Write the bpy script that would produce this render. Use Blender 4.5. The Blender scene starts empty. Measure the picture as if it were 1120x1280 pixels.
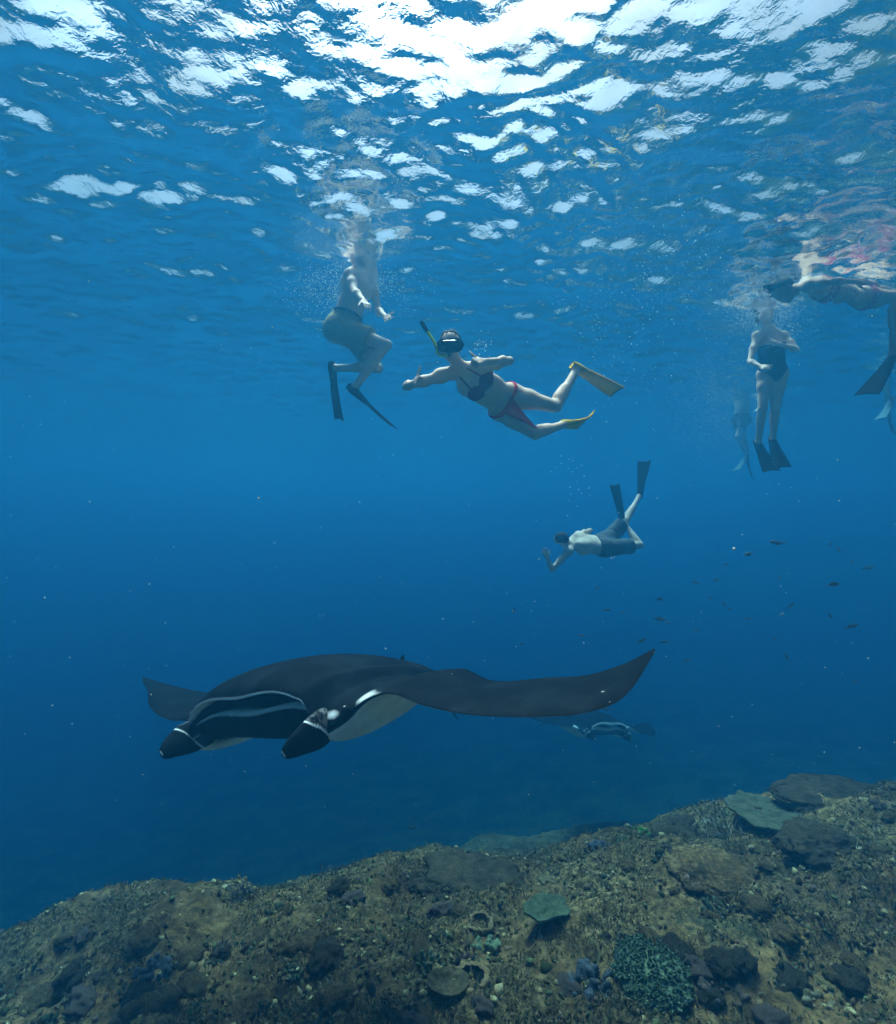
import bpy, bmesh, math, random
import numpy as np
from mathutils import Vector, Matrix

random.seed(7)
RNG = np.random.default_rng(7)
R = math.radians
SC = bpy.context.scene
COL = SC.collection

# ------------------------------------------------------------------ camera
SURF_Z = 2.35                      # height of the sea surface above the lens
cam_data = bpy.data.cameras.new('camera')
cam = bpy.data.objects.new('camera', cam_data)
COL.objects.link(cam)
cam_data.sensor_fit = 'VERTICAL'
cam_data.sensor_height = 24.0
cam_data.lens = 12.0               # 90 degree vertical field of view
cam.location = (0, 0, 0)
cam.rotation_euler = (R(90), 0, 0)
cam_data.clip_start = 0.05
cam_data.clip_end = 500
SC.camera = cam

# ------------------------------------------------------------------ sky, sun, exposure
SUN_EL, SUN_AZ = 68.0, -10.0         # azimuth measured from +Y towards +X
world = bpy.data.worlds.new('World')
SC.world = world
world.use_nodes = True
wn = world.node_tree.nodes
wl = world.node_tree.links
bg = wn['Background']
sky = wn.new('ShaderNodeTexSky')
sky.sky_type = 'NISHITA'
sky.sun_disc = False
sky.sun_elevation = R(SUN_EL)
sky.sun_rotation = R(SUN_AZ)
sky.dust_density = 6.0
sky.air_density = 1.0
wtc = wn.new('ShaderNodeTexCoord'); wcl = wn.new('ShaderNodeTexNoise')      # broken white cloud over the blue
wcl.inputs['Scale'].default_value = 7.0; wcl.inputs['Detail'].default_value = 8.0; wcl.inputs['Roughness'].default_value = 0.6
wl.new(wtc.outputs['Generated'], wcl.inputs['Vector'])
wrp = wn.new('ShaderNodeValToRGB'); wrp.color_ramp.elements[0].position = 0.36; wrp.color_ramp.elements[1].position = 0.60
wrp.color_ramp.elements[0].color = (0.05, 0.05, 0.05, 1); wrp.color_ramp.elements[1].color = (0.80, 0.80, 0.80, 1)
wl.new(wcl.outputs['Fac'], wrp.inputs['Fac'])
wmx = wn.new('ShaderNodeMix'); wmx.data_type = 'RGBA'
wl.new(wrp.outputs['Color'], wmx.inputs[0]); wl.new(sky.outputs['Color'], wmx.inputs[6]); wmx.inputs[7].default_value = (3.1, 2.45, 1.95, 1)
wdt = wn.new('ShaderNodeVectorMath'); wdt.operation = 'DOT_PRODUCT'          # thin cloud glows around the sun
wl.new(wtc.outputs['Generated'], wdt.inputs[0])
wdt.inputs[1].default_value = (math.sin(R(SUN_AZ)) * math.cos(R(SUN_EL)), math.cos(R(SUN_AZ)) * math.cos(R(SUN_EL)), math.sin(R(SUN_EL)))
wcl0 = wn.new('ShaderNodeMath'); wcl0.operation = 'MAXIMUM'; wcl0.inputs[1].default_value = 0.0
wl.new(wdt.outputs['Value'], wcl0.inputs[0])
wpw = wn.new('ShaderNodeMath'); wpw.operation = 'POWER'; wpw.inputs[1].default_value = 13.0
wl.new(wcl0.outputs[0], wpw.inputs[0])
wma = wn.new('ShaderNodeMath'); wma.operation = 'MULTIPLY_ADD'; wma.inputs[1].default_value = 9.0; wma.inputs[2].default_value = 1.0
wl.new(wpw.outputs[0], wma.inputs[0])
wsc = wn.new('ShaderNodeVectorMath'); wsc.operation = 'SCALE'
wl.new(wmx.outputs[2], wsc.inputs[0]); wl.new(wma.outputs[0], wsc.inputs['Scale'])
wl.new(wsc.outputs['Vector'], bg.inputs['Color'])
bg.inputs['Strength'].default_value = 0.075

sun_data = bpy.data.lights.new('sun', 'SUN')
sun_data.energy = 5.0
sun_data.angle = R(11)      # the ruffled surface spreads the sun
sun_data.color = (1.0, 0.95, 0.87)
sun = bpy.data.objects.new('sun', sun_data)
COL.objects.link(sun)
sd = Vector((math.sin(R(SUN_AZ)) * math.cos(R(SUN_EL)), math.cos(R(SUN_AZ)) * math.cos(R(SUN_EL)), math.sin(R(SUN_EL))))
sun.rotation_euler = (-sd).to_track_quat('-Z', 'Y').to_euler()
sun.location = (0, 10, 30)

SC.view_settings.view_transform = 'Standard'
SC.view_settings.look = 'None'
SC.view_settings.gamma = 1.0
SC.view_settings.use_curve_mapping = False
SC.view_settings.exposure = 1.32
SC.render.engine = 'CYCLES'
SC.cycles.max_bounces = 8
SC.cycles.diffuse_bounces = 2
SC.cycles.glossy_bounces = 3
SC.cycles.transmission_bounces = 4
SC.cycles.transparent_max_bounces = 12
SC.cycles.volume_bounces = 2
SC.cycles.caustics_reflective = False
SC.cycles.caustics_refractive = False
SC.cycles.sample_clamp_indirect = 4.0
SC.cycles.use_denoising = True

# ------------------------------------------------------------------ small helpers
def tag(o, label=None, cat=None, group=None, kind=None):
    if label: o['label'] = label
    if cat: o['category'] = cat
    if group: o['group'] = group
    if kind: o['kind'] = kind
    return o

def empty(name, loc=(0, 0, 0)):
    o = bpy.data.objects.new(name, None)
    o.empty_display_size = 0.1
    COL.objects.link(o)
    o.location = loc
    return o

def mesh_obj(name, verts, faces, mat=None, parent=None, smooth=True, cols=None):
    """verts (n,3) array, faces (m,3|4) array or list of tuples -> one linked mesh object"""
    me = bpy.data.meshes.new(name)
    verts = np.asarray(verts, dtype=np.float32)
    if isinstance(faces, np.ndarray):
        m, k = faces.shape
        me.vertices.add(len(verts)); me.vertices.foreach_set('co', verts.ravel())
        me.loops.add(m * k); me.loops.foreach_set('vertex_index', faces.astype(np.int32).ravel())
        me.polygons.add(m)
        me.polygons.foreach_set('loop_start', np.arange(0, m * k, k, dtype=np.int32))
        me.update(calc_edges=True)
    else:
        me.from_pydata([tuple(v) for v in verts.tolist()], [], faces)
    if smooth:
        me.polygons.foreach_set('use_smooth', np.ones(len(me.polygons), dtype=bool))
    if cols is not None:
        for cname, c in cols.items():
            a = me.color_attributes.new(cname, 'FLOAT_COLOR', 'POINT')
            c = np.asarray(c, dtype=np.float32)
            if c.ndim == 1: c = np.stack([c, c, c], 1)
            c = np.concatenate([c, np.ones((len(c), 1), np.float32)], 1)
            a.data.foreach_set('color', c.ravel())
    me.update()
    o = bpy.data.objects.new(name, me)
    COL.objects.link(o)
    if mat: me.materials.append(mat)
    if parent is not None: o.parent = parent
    return o

def grid_faces(nu, nv, wrap_u=False, wrap_v=False):
    iu = np.arange(nu if wrap_u else nu - 1)
    iv = np.arange(nv if wrap_v else nv - 1)
    a, b = np.meshgrid(iu, iv, indexing='ij')
    a = a.ravel(); b = b.ravel()
    a2 = (a + 1) % nu; b2 = (b + 1) % nv
    return np.stack([a * nv + b, a2 * nv + b, a2 * nv + b2, a * nv + b2], 1)

# vectorised gradient noise -------------------------------------------------
_P = np.random.default_rng(3).permutation(256).astype(np.int64)
_P = np.concatenate([_P, _P, _P])
_G = np.random.default_rng(4).normal(size=(256, 3)); _G /= np.linalg.norm(_G, axis=1)[:, None]

def noise3(x, y, z):
    xi = np.floor(x).astype(np.int64); yi = np.floor(y).astype(np.int64); zi = np.floor(z).astype(np.int64)
    xf = x - xi; yf = y - yi; zf = z - zi
    u = xf * xf * xf * (xf * (xf * 6 - 15) + 10); v = yf * yf * yf * (yf * (yf * 6 - 15) + 10); w = zf * zf * zf * (zf * (zf * 6 - 15) + 10)
    def gr(dx, dy, dz):
        h = _P[_P[_P[(xi + dx) & 255] + ((yi + dy) & 255)] + ((zi + dz) & 255)]
        g = _G[h]
        return g[..., 0] * (xf - dx) + g[..., 1] * (yf - dy) + g[..., 2] * (zf - dz)
    l = lambda t, a, b: a + t * (b - a)
    return l(w, l(v, l(u, gr(0, 0, 0), gr(1, 0, 0)), l(u, gr(0, 1, 0), gr(1, 1, 0))),
             l(v, l(u, gr(0, 0, 1), gr(1, 0, 1)), l(u, gr(0, 1, 1), gr(1, 1, 1))))

def noise2(x, y, seed=0.0):
    x = np.asarray(x, float); y = np.asarray(y, float)
    return noise3(x, y, np.full_like(x, seed * 7.31 + 0.37))

# node helpers ----------------------------------------------------------------
def new_mat(name):
    m = bpy.data.materials.new(name)
    m.use_nodes = True
    nt = m.node_tree
    return m, nt, nt.nodes['Principled BSDF']

def N(nt, t, **kw):
    n = nt.nodes.new(t)
    for k, v in kw.items():
        if k in n.inputs.keys(): n.inputs[k].default_value = v
        else: setattr(n, k, v)
    return n

def ramp(nt, fac, stops, interp='LINEAR'):
    n = nt.nodes.new('ShaderNodeValToRGB')
    n.color_ramp.interpolation = interp
    el = n.color_ramp.elements
    while len(el) > 1: el.remove(el[-1])
    el[0].position = stops[0][0]; el[0].color = (*stops[0][1], 1)
    for p, c in stops[1:]:
        e = el.new(p); e.color = (*c, 1)
    nt.links.new(fac, n.inputs['Fac'])
    return n.outputs['Color']

def mixc(nt, fac, a, b, blend='MIX'):
    n = nt.nodes.new('ShaderNodeMix'); n.data_type = 'RGBA'; n.blend_type = blend
    for s, val in ((n.inputs[0], fac), (n.inputs[6], a), (n.inputs[7], b)):
        if isinstance(val, bpy.types.NodeSocket): nt.links.new(val, s)
        elif isinstance(val, (int, float)): s.default_value = val
        else: s.default_value = (*val, 1)
    return n.outputs[2]

def noise_fac(nt, scale, detail=4, rough=0.6, coord='Object', dist=0.0):
    tc = nt.nodes.new('ShaderNodeTexCoord')
    n = N(nt, 'ShaderNodeTexNoise', Scale=scale, Detail=detail, Roughness=rough, Distortion=dist)
    nt.links.new(tc.outputs[coord], n.inputs['Vector'])
    return n.outputs['Fac']

def bump(nt, bs, height, strength, dist):
    b = N(nt, 'ShaderNodeBump', Strength=strength, Distance=dist)
    nt.links.new(height, b.inputs['Height'])
    nt.links.new(b.outputs['Normal'], bs.inputs['Normal'])
    return b

# ------------------------------------------------------------------ the water itself (one closed box of blue haze)
HX, HY0, HY1, HZ0, HZ1 = 90.0, -40.0, 90.0, -22.0, 3.05
hm = bpy.data.materials.new('sea_water_haze'); hm.use_nodes = True
nt = hm.node_tree
for n in list(nt.nodes): nt.nodes.remove(n)
out = nt.nodes.new('ShaderNodeOutputMaterial')
pv = nt.nodes.new('ShaderNodeVolumePrincipled')
pv.inputs['Color'].default_value = (0.008, 0.080, 0.166, 1)
pv.inputs['Absorption Color'].default_value = (0.0, 0.22, 0.36, 1)
pv.inputs['Density'].default_value = 0.172
pv.inputs['Anisotropy'].default_value = 0.45
nt.links.new(pv.outputs['Volume'], out.inputs['Volume'])
hv = [(x, y, z) for x in (-HX, HX) for y in (HY0, HY1) for z in (HZ0, HZ1)]
hf = [(0, 1, 3, 2), (4, 6, 7, 5), (0, 4, 5, 1), (2, 3, 7, 6), (0, 2, 6, 4), (1, 5, 7, 3)]
tag(mesh_obj('haze', hv, hf, hm, smooth=False), kind='stuff')

# ------------------------------------------------------------------ sea surface seen from below
def warp_axis(n, lo, hi, c, tight):
    a = np.arcsinh((lo - c) / tight); b = np.arcsinh((hi - c) / tight)
    return c + tight * np.sinh(np.linspace(a, b, n))

def wave_height(x, y):
    # domain warp keeps the crests from looking like one noise
    wx = x + 0.25 * noise2(x * 0.9, y * 0.9, 11); wy = y + 0.25 * noise2(x * 0.9, y * 0.9, 12)
    h = 0.075 * noise2(wx * 0.42, wy * 0.55, 1)
    h += 0.070 * noise2(wx * 0.95, wy * 1.25, 2)
    g = 0.95 + 0.7 * noise2(x * 0.5, y * 0.5, 9)                    # gusts: ruffled and smooth patches
    h += 0.075 * g * noise2(wx * 2.2, wy * 2.9, 3)
    h += 0.054 * g * noise2(wx * 4.6, wy * 6.0, 4)
    h += 0.026 * g * noise2(wx * 9.5, wy * 11.5, 5)
    h += 0.0062 * g * noise2(wx * 21.0, wy * 24.0, 6)
    for cx, cy, rr, am in ((-0.88, 4.9, 0.55, 0.030), (3.75, 4.9, 0.75, 0.022), (3.65, 6.0, 0.6, 0.024)):     # churned water round the swimmers
        w = np.exp(-((x - cx) ** 2 + (y - cy) ** 2) / rr ** 2)
        h += am * w * noise2(wx * 7.0, wy * 9.0, 7) + 0.3 * am * w * noise2(wx * 19.0, wy * 19.0, 8)
    return h

nx, ny = 760, 760
gx = warp_axis(nx, -110, 110, 0.0, 2.4); gy = warp_axis(ny, -60, 110, 3.2, 2.0)
X, Y = np.meshgrid(gx, gy, indexing='ij')
Z = SURF_Z + wave_height(X, Y)
wm = bpy.data.materials.new('water_surface'); wm.use_nodes = True
nt = wm.node_tree
for n in list(nt.nodes): nt.nodes.remove(n)
out = nt.nodes.new('ShaderNodeOutputMaterial')
fr = N(nt, 'ShaderNodeFresnel', IOR=1.40)
tr = N(nt, 'ShaderNodeBsdfTransparent'); tr.inputs['Color'].default_value = (0.97, 0.985, 1.0, 1)
rf = N(nt, 'ShaderNodeBsdfRefraction', Roughness=0.30, IOR=1.333)
gl = N(nt, 'ShaderNodeBsdfGlossy', Roughness=0.03); gl.inputs['Color'].default_value = (1, 1, 1, 1)
m1 = N(nt, 'ShaderNodeMixShader'); m1.inputs[0].default_value = 0.35
m2 = N(nt, 'ShaderNodeMixShader')
tc = nt.nodes.new('ShaderNodeTexCoord')
nz = N(nt, 'ShaderNodeTexNoise', Scale=20.0, Detail=3.0, Roughness=0.55, Distortion=0.4)
nt.links.new(tc.outputs['Object'], nz.inputs['Vector'])
bp = N(nt, 'ShaderNodeBump', Strength=1.0, Distance=0.007)
nt.links.new(nz.outputs['Fac'], bp.inputs['Height'])
for sh in (fr, rf, gl): nt.links.new(bp.outputs['Normal'], sh.inputs['Normal'])
nt.links.new(tr.outputs[0], m1.inputs[1]); nt.links.new(rf.outputs[0], m1.inputs[2])
nt.links.new(fr.outputs[0], m2.inputs[0]); nt.links.new(m1.outputs[0], m2.inputs[1]); nt.links.new(gl.outputs[0], m2.inputs[2])
nt.links.new(m2.outputs[0], out.inputs['Surface'])
tag(mesh_obj('water_surface', np.stack([X, Y, Z], -1).reshape(-1, 3), grid_faces(nx, ny), wm), kind='structure')

# ------------------------------------------------------------------ sea bed
def smax0(t, k): return 0.5 * (t + np.sqrt(t * t + k * k))

def reef_base(x, y):
    x = np.asarray(x, float); y = np.asarray(y, float)
    xc = np.clip(x, -14, 14)
    edge = 4.25 + 0.05 * xc + 0.22 * noise2(x * 0.55, y * 0.2, 21)
    d = y - edge
    z = -3.06 + 0.125 * xc - 0.05 * np.clip(-xc - 1.2, 0, 6)
    s = smax0(d, 0.7)
    z = z - 0.85 * s + 0.35 * smax0(d - 7.0, 4.0) + 0.46 * smax0(d - 15.0, 5.0)
    z += 0.30 * np.exp(-((x + 2.6) / 0.9) ** 2 - ((y - 4.0) / 0.9) ** 2)       # hump at the left rim
    z += 0.55 * np.exp(-((x - 1.1) / 2.6) ** 2 - ((y - 9.3) / 1.5) ** 2)         # outcrop beyond the rim
    return z

def reef_height(x, y):
    z = reef_base(x, y)
    wx = x + 0.12 * noise2(x * 2.3, y * 2.3, 31); wy = y + 0.12 * noise2(x * 2.3, y * 2.3, 32)
    z = z + 0.26 * noise2(wx * 0.8, wy * 0.8, 22)
    n2 = noise2(wx * 2.1, wy * 2.1, 23); z = z + 0.16 * n2
    z = z + 0.10 * (0.35 - np.abs(noise2(wx * 3.4, wy * 3.4, 24)))
    z = z + 0.055 * (0.3 - np.abs(noise2(wx * 7.5, wy * 7.5, 25))) * (1.0 + 1.2 * n2)
    z = z + 0.045 * noise2(x * 13.0, y * 13.0, 26)
    z = z + 0.022 * noise2(x * 27.0, y * 27.0, 27)
    z = z + 0.010 * noise2(x * 55.0, y * 55.0, 28)
    return z

nx, ny = 700, 640
gx = warp_axis(nx, -110, 110, 0.4, 3.0); gy = warp_axis(ny, -60, 110, 3.2, 2.2)
X, Y = np.meshgrid(gx, gy, indexing='ij')
Z = reef_height(X, Y)
rm, nt, bs = new_mat('reef')
f1 = noise_fac(nt, 1.3, 5, 0.6, dist=0.4); f2 = noise_fac(nt, 6.0, 6, 0.7, dist=0.6); f3 = noise_fac(nt, 26.0, 5, 0.7)
c1 = ramp(nt, f2, [(0.30, (0.035, 0.027, 0.017)), (0.45, (0.117, 0.083, 0.044)), (0.58, (0.216, 0.151, 0.078)), (0.72, (0.286, 0.240, 0.156))])
c2 = ramp(nt, f3, [(0.32, (0.026, 0.025, 0.017)), (0.50, (0.102, 0.087, 0.048)), (0.68, (0.294, 0.237, 0.132))])
base = mixc(nt, ramp(nt, f1, [(0.40, (0, 0, 0)), (0.60, (1, 1, 1))]), c1, c2)
f4 = noise_fac(nt, 2.6, 4, 0.6, dist=1.0)
base = mixc(nt, ramp(nt, f4, [(0.60, (0, 0, 0)), (0.68, (0.6, 0.6, 0.6))]), base, (0.040, 0.062, 0.042))
f5 = noise_fac(nt, 3.7, 5, 0.65, dist=0.5)
base = mixc(nt, ramp(nt, f5, [(0.64, (0, 0, 0)), (0.72, (0.7, 0.7, 0.7))]), base, (0.085, 0.065, 0.060))
f6 = noise_fac(nt, 0.75, 3, 0.5)
base = mixc(nt, ramp(nt, f6, [(0.38, (0, 0, 0)), (0.62, (1, 1, 1))]), mixc(nt, 1.0, base, (0.78, 0.66, 0.58), 'MULTIPLY'), mixc(nt, 1.0, base, (1.72, 1.42, 1.10), 'MULTIPLY'))
base = mixc(nt, 0.75, base, ramp(nt, f3, [(0.30, (0.25, 0.25, 0.25)), (0.62, (1.25, 1.25, 1.25))]), 'MULTIPLY')
nt.links.new(base, bs.inputs['Base Color'])
bs.inputs['Roughness'].default_value = 0.95
bs.inputs['Specular IOR Level'].default_value = 0.1
bump(nt, bs, noise_fac(nt, 48.0, 5, 0.75), 0.9, 0.03)
tag(mesh_obj('sea_bed', np.stack([X, Y, Z], -1).reshape(-1, 3), grid_faces(nx, ny), rm), kind='structure')
# ------------------------------------------------------------------ smooth bodies: blended tapered limbs on a fine lattice
def V3(*a): return np.array(a, float)
def unit(v):
    v = np.asarray(v, float); return v / (np.linalg.norm(v) + 1e-12)

FPX = 640.0
def at(px, py, Y):
    """a point of the place that stands Y metres in front of the lens (photo pixels, 1120 x 1280)"""
    return V3((px - 560.0) / FPX * Y, Y, (640.0 - py) / FPX * Y)

class Body:
    def __init__(self): self.prims = []
    def cap(self, a, b, ra, rb=None, k=0.02, flat=None):
        """tapered capsule; flat=(normal, factor) squashes it along the normal"""
        rb = ra if rb is None else rb
        self.prims.append(('c', np.asarray(a, float), np.asarray(b, float), ra, rb, k, flat)); return self
    def ell(self, c, axes, r, k=0.02):
        """ellipsoid, axes = 3 unit vectors, r = 3 radii"""
        self.prims.append(('e', np.asarray(c, float), np.asarray(axes, float), np.asarray(r, float), None, k, None)); return self
    def ball(self, c, r, k=0.02): return self.cap(c, c, r, r, k)
    def bounds(self):
        lo = np.full(3, 1e9); hi = -lo
        for p in self.prims:
            if p[0] == 'c':
                r = max(p[3], p[4]); pts = (p[1], p[2])
            else:
                r = max(p[3]); pts = (p[1],)
            for q in pts:
                lo = np.minimum(lo, q - r); hi = np.maximum(hi, q + r)
        return lo, hi
    def grid(self, h, pad=0.03):
        lo, hi = self.bounds()
        lo = lo - pad; n = np.ceil((hi + pad - lo) / h).astype(int) + 1
        f = np.full(n, 0.3, np.float32)
        self.lo, self.h, self.n = lo, h, n
        self.eval_into(f)
        self.f = f
        return f
    def eval_into(self, f):
        lo, h, n = self.lo, self.h, self.n
        for t, a, b, ra, rb, k, flat in self.prims:
            if t == 'c': r = max(ra, rb); plo = np.minimum(a, b) - r; phi = np.maximum(a, b) + r
            else: r = max(ra); plo = a - r; phi = a + r
            m = k + 2.5 * h
            i0 = np.clip(np.floor((plo - m - lo) / h).astype(int), 0, n); i1 = np.clip(np.ceil((phi + m - lo) / h).astype(int) + 1, 0, n)
            if np.any(i1 <= i0): continue
            sl = tuple(slice(x, y) for x, y in zip(i0, i1))
            x = (lo[0] + h * np.arange(i0[0], i1[0])).astype(np.float32)[:, None, None]
            y = (lo[1] + h * np.arange(i0[1], i1[1])).astype(np.float32)[None, :, None]
            z = (lo[2] + h * np.arange(i0[2], i1[2])).astype(np.float32)[None, None, :]
            if t == 'c':
                ab = b - a; L2 = float(ab @ ab)
                px, py, pz = x - a[0], y - a[1], z - a[2]
                if L2 > 1e-12:
                    s = np.clip((px * ab[0] + py * ab[1] + pz * ab[2]) / L2, 0, 1)
                else: s = np.float32(0)
                qx, qy, qz = px - s * ab[0], py - s * ab[1], pz - s * ab[2]
                d2 = qx * qx + qy * qy + qz * qz
                if flat is not None:
                    nn, fac = flat
                    c = qx * nn[0] + qy * nn[1] + qz * nn[2]
                    d2 = d2 + c * c * (1.0 / (fac * fac) - 1.0)
                    rr = ra + (rb - ra) * s
                    q = np.sqrt(d2) / rr
                    d = (q - 1.0) * rr * (0.5 + 0.5 * fac)
                else:
                    d = np.sqrt(d2) - (ra + (rb - ra) * s)
            else:
                ax, r3 = b, ra
                px, py, pz = x - a[0], y - a[1], z - a[2]
                k0 = 0; k1 = 0
                for i in range(3):
                    u = px * ax[i][0] + py * ax[i][1] + pz * ax[i][2]
                    k0 = k0 + (u / r3[i]) ** 2; k1 = k1 + (u / r3[i] ** 2) ** 2
                k0 = np.sqrt(k0); k1 = np.sqrt(k1) + 1e-6
                d = k0 * (k0 - 1.0) / k1
            g = f[sl]
            if k > 0:
                hh = np.maximum(k - np.abs(g - d), 0) / k
                f[sl] = np.minimum(g, d) - hh * hh * (k * 0.25)
            else: f[sl] = np.minimum(g, d)
    def coords(self):
        return [ (self.lo[i] + self.h * np.arange(self.n[i])).astype(np.float32).reshape([-1 if j == i else 1 for j in range(3)]) for i in range(3)]

def surface_nets(f, lo, h, smooth=1):
    neg = f < 0
    c = [neg[i:neg.shape[0] - 1 + i, j:neg.shape[1] - 1 + j, k:neg.shape[2] - 1 + k] for i in (0, 1) for j in (0, 1) for k in (0, 1)]
    allneg = c[0].copy(); anyneg = c[0].copy()
    for q in c[1:]: allneg &= q; anyneg |= q
    act = anyneg & ~allneg
    idx = np.argwhere(act)
    if len(idx) == 0: return np.zeros((0, 3)), np.zeros((0, 4), int)
    imap = np.full(act.shape, -1, np.int32); imap[act] = np.arange(len(idx))
    off = np.array([(i, j, k) for i in (0, 1) for j in (0, 1) for k in (0, 1)])
    vals = np.stack([f[idx[:, 0] + o[0], idx[:, 1] + o[1], idx[:, 2] + o[2]] for o in off], 1)
    acc = np.zeros((len(idx), 3)); cnt = np.zeros(len(idx))
    for a in range(8):
        for b in range(a + 1, 8):
            if np.abs(off[a] - off[b]).sum() != 1: continue
            va, vb = vals[:, a], vals[:, b]
            m = (va < 0) != (vb < 0)
            t = np.where(m, va / np.where(m, va - vb, 1), 0)
            p = off[a][None] + t[:, None] * (off[b] - off[a])[None]
            acc[m] += p[m]; cnt[m] += 1
    v = idx + acc / cnt[:, None]
    quads = []
    for ax in range(3):
        o1, o2 = (ax + 1) % 3, (ax + 2) % 3
        s0 = [slice(1, -1)] * 3; s1 = [slice(1, -1)] * 3
        s0[ax] = slice(0, -1); s1[ax] = slice(1, None)
        n0 = neg[tuple(s0)]; n1 = neg[tuple(s1)]
        e = np.argwhere(n0 != n1)
        if not len(e): continue
        flip = n0[e[:, 0], e[:, 1], e[:, 2]]
        base = e.copy(); base[:, o1] += 1; base[:, o2] += 1
        q = []
        for d1, d2 in ((1, 1), (0, 1), (0, 0), (1, 0)):
            cc = base.copy(); cc[:, o1] -= d1; cc[:, o2] -= d2
            q.append(imap[cc[:, 0], cc[:, 1], cc[:, 2]])
        q = np.stack(q, 1)
        q[~flip] = q[~flip][:, ::-1]
        quads.append(q)
    F = np.concatenate(quads)
    for _ in range(smooth):
        s = np.zeros_like(v); n = np.zeros(len(v))
        for i in range(4):
            np.add.at(s, F[:, i], v[F[:, (i + 1) % 4]]); np.add.at(n, F[:, i], 1)
            np.add.at(s, F[:, i], v[F[:, (i - 1) % 4]]); np.add.at(n, F[:, i], 1)
        v = 0.5 * v + 0.5 * s / np.maximum(n, 1)[:, None]
    return lo + v * h, F

def body_mesh(name, B, h, mat, parent=None, origin=None, smooth=1):
    f = B.grid(h)
    v, F = surface_nets(f, B.lo, h, smooth)
    if origin is not None: v = v - origin
    return mesh_obj(name, v, F, mat, parent)

def field_mesh(name, f, B, mat, parent=None, origin=None, smooth=1):
    v, F = surface_nets(f, B.lo, B.h, smooth)
    if origin is not None: v = v - origin
    return mesh_obj(name, v, F, mat, parent)

def rot_about(v, axis, ang):
    axis = unit(axis); c, s = math.cos(ang), math.sin(ang)
    return v * c + np.cross(axis, v) * s + axis * (axis @ v) * (1 - c)

def add_hand(B, wrist, d, n, thumb_side, S=1.0, pose='relaxed'):
    """palm and five fingers; d = wrist to knuckles, n = the way the palm faces, thumb_side = towards the thumb"""
    d = unit(d); n = unit(n - d * (n @ d)); l = unit(np.cross(d, n))
    if l @ thumb_side < 0: l = -l
    fist = pose == 'thumb'
    lens = (0.071, 0.079, 0.073, 0.056); offs = (0.031, 0.0105, -0.0105, -0.030); rad = (0.0088, 0.0092, 0.0088, 0.0076)
    for i in range(4):
        k0 = wrist + (d * 0.012 + l * offs[i] * 0.55) * S
        k1 = wrist + (d * (0.092 - 0.006 * abs(i - 1)) + l * offs[i]) * S
        B.cap(k0, k1, 0.014 * S, 0.0125 * S, 0.012)
        bend = (84, 96, 62) if fist else ((8 + 4 * i, 16 + 3 * i, 12) if pose == 'relaxed' else (-4 + 3 * i, 8, 6))
        spread = 0.0 if fist else (0.30 if pose == 'spread' else 0.10) * (1.2 - i * 0.8)
        dd = unit(d + l * spread); ax = np.cross(d, n)
        p = k1
        for j, fr in enumerate((0.46, 0.30, 0.24)):
            dd = rot_about(dd, ax, R(bend[j]))
            q = p + dd * lens[i] * fr * S
            B.cap(p, q, rad[i] * S * (1 - 0.08 * j), rad[i] * S * (0.95 - 0.1 * j), 0.004)
            p = q
    b0 = wrist + (d * 0.022 + l * 0.022) * S
    if fist: d1 = unit(l * 0.9 + d * 0.45); d2 = unit(l * 1.0 + d * 0.10)
    else: d1 = unit(d * 0.75 + l * 0.75 + n * 0.25); d2 = unit(d * 0.9 + l * 0.45 + n * 0.2)
    b1 = b0 + d1 * 0.044 * S; b2 = b1 + d2 * 0.034 * S; b3 = b2 + d2 * 0.027 * S
    B.cap(b0, b1, 0.0155 * S, 0.0115 * S, 0.010); B.cap(b1, b2, 0.0108 * S, 0.010 * S, 0.004); B.cap(b2, b3, 0.010 * S, 0.0085 * S, 0.003)

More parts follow.
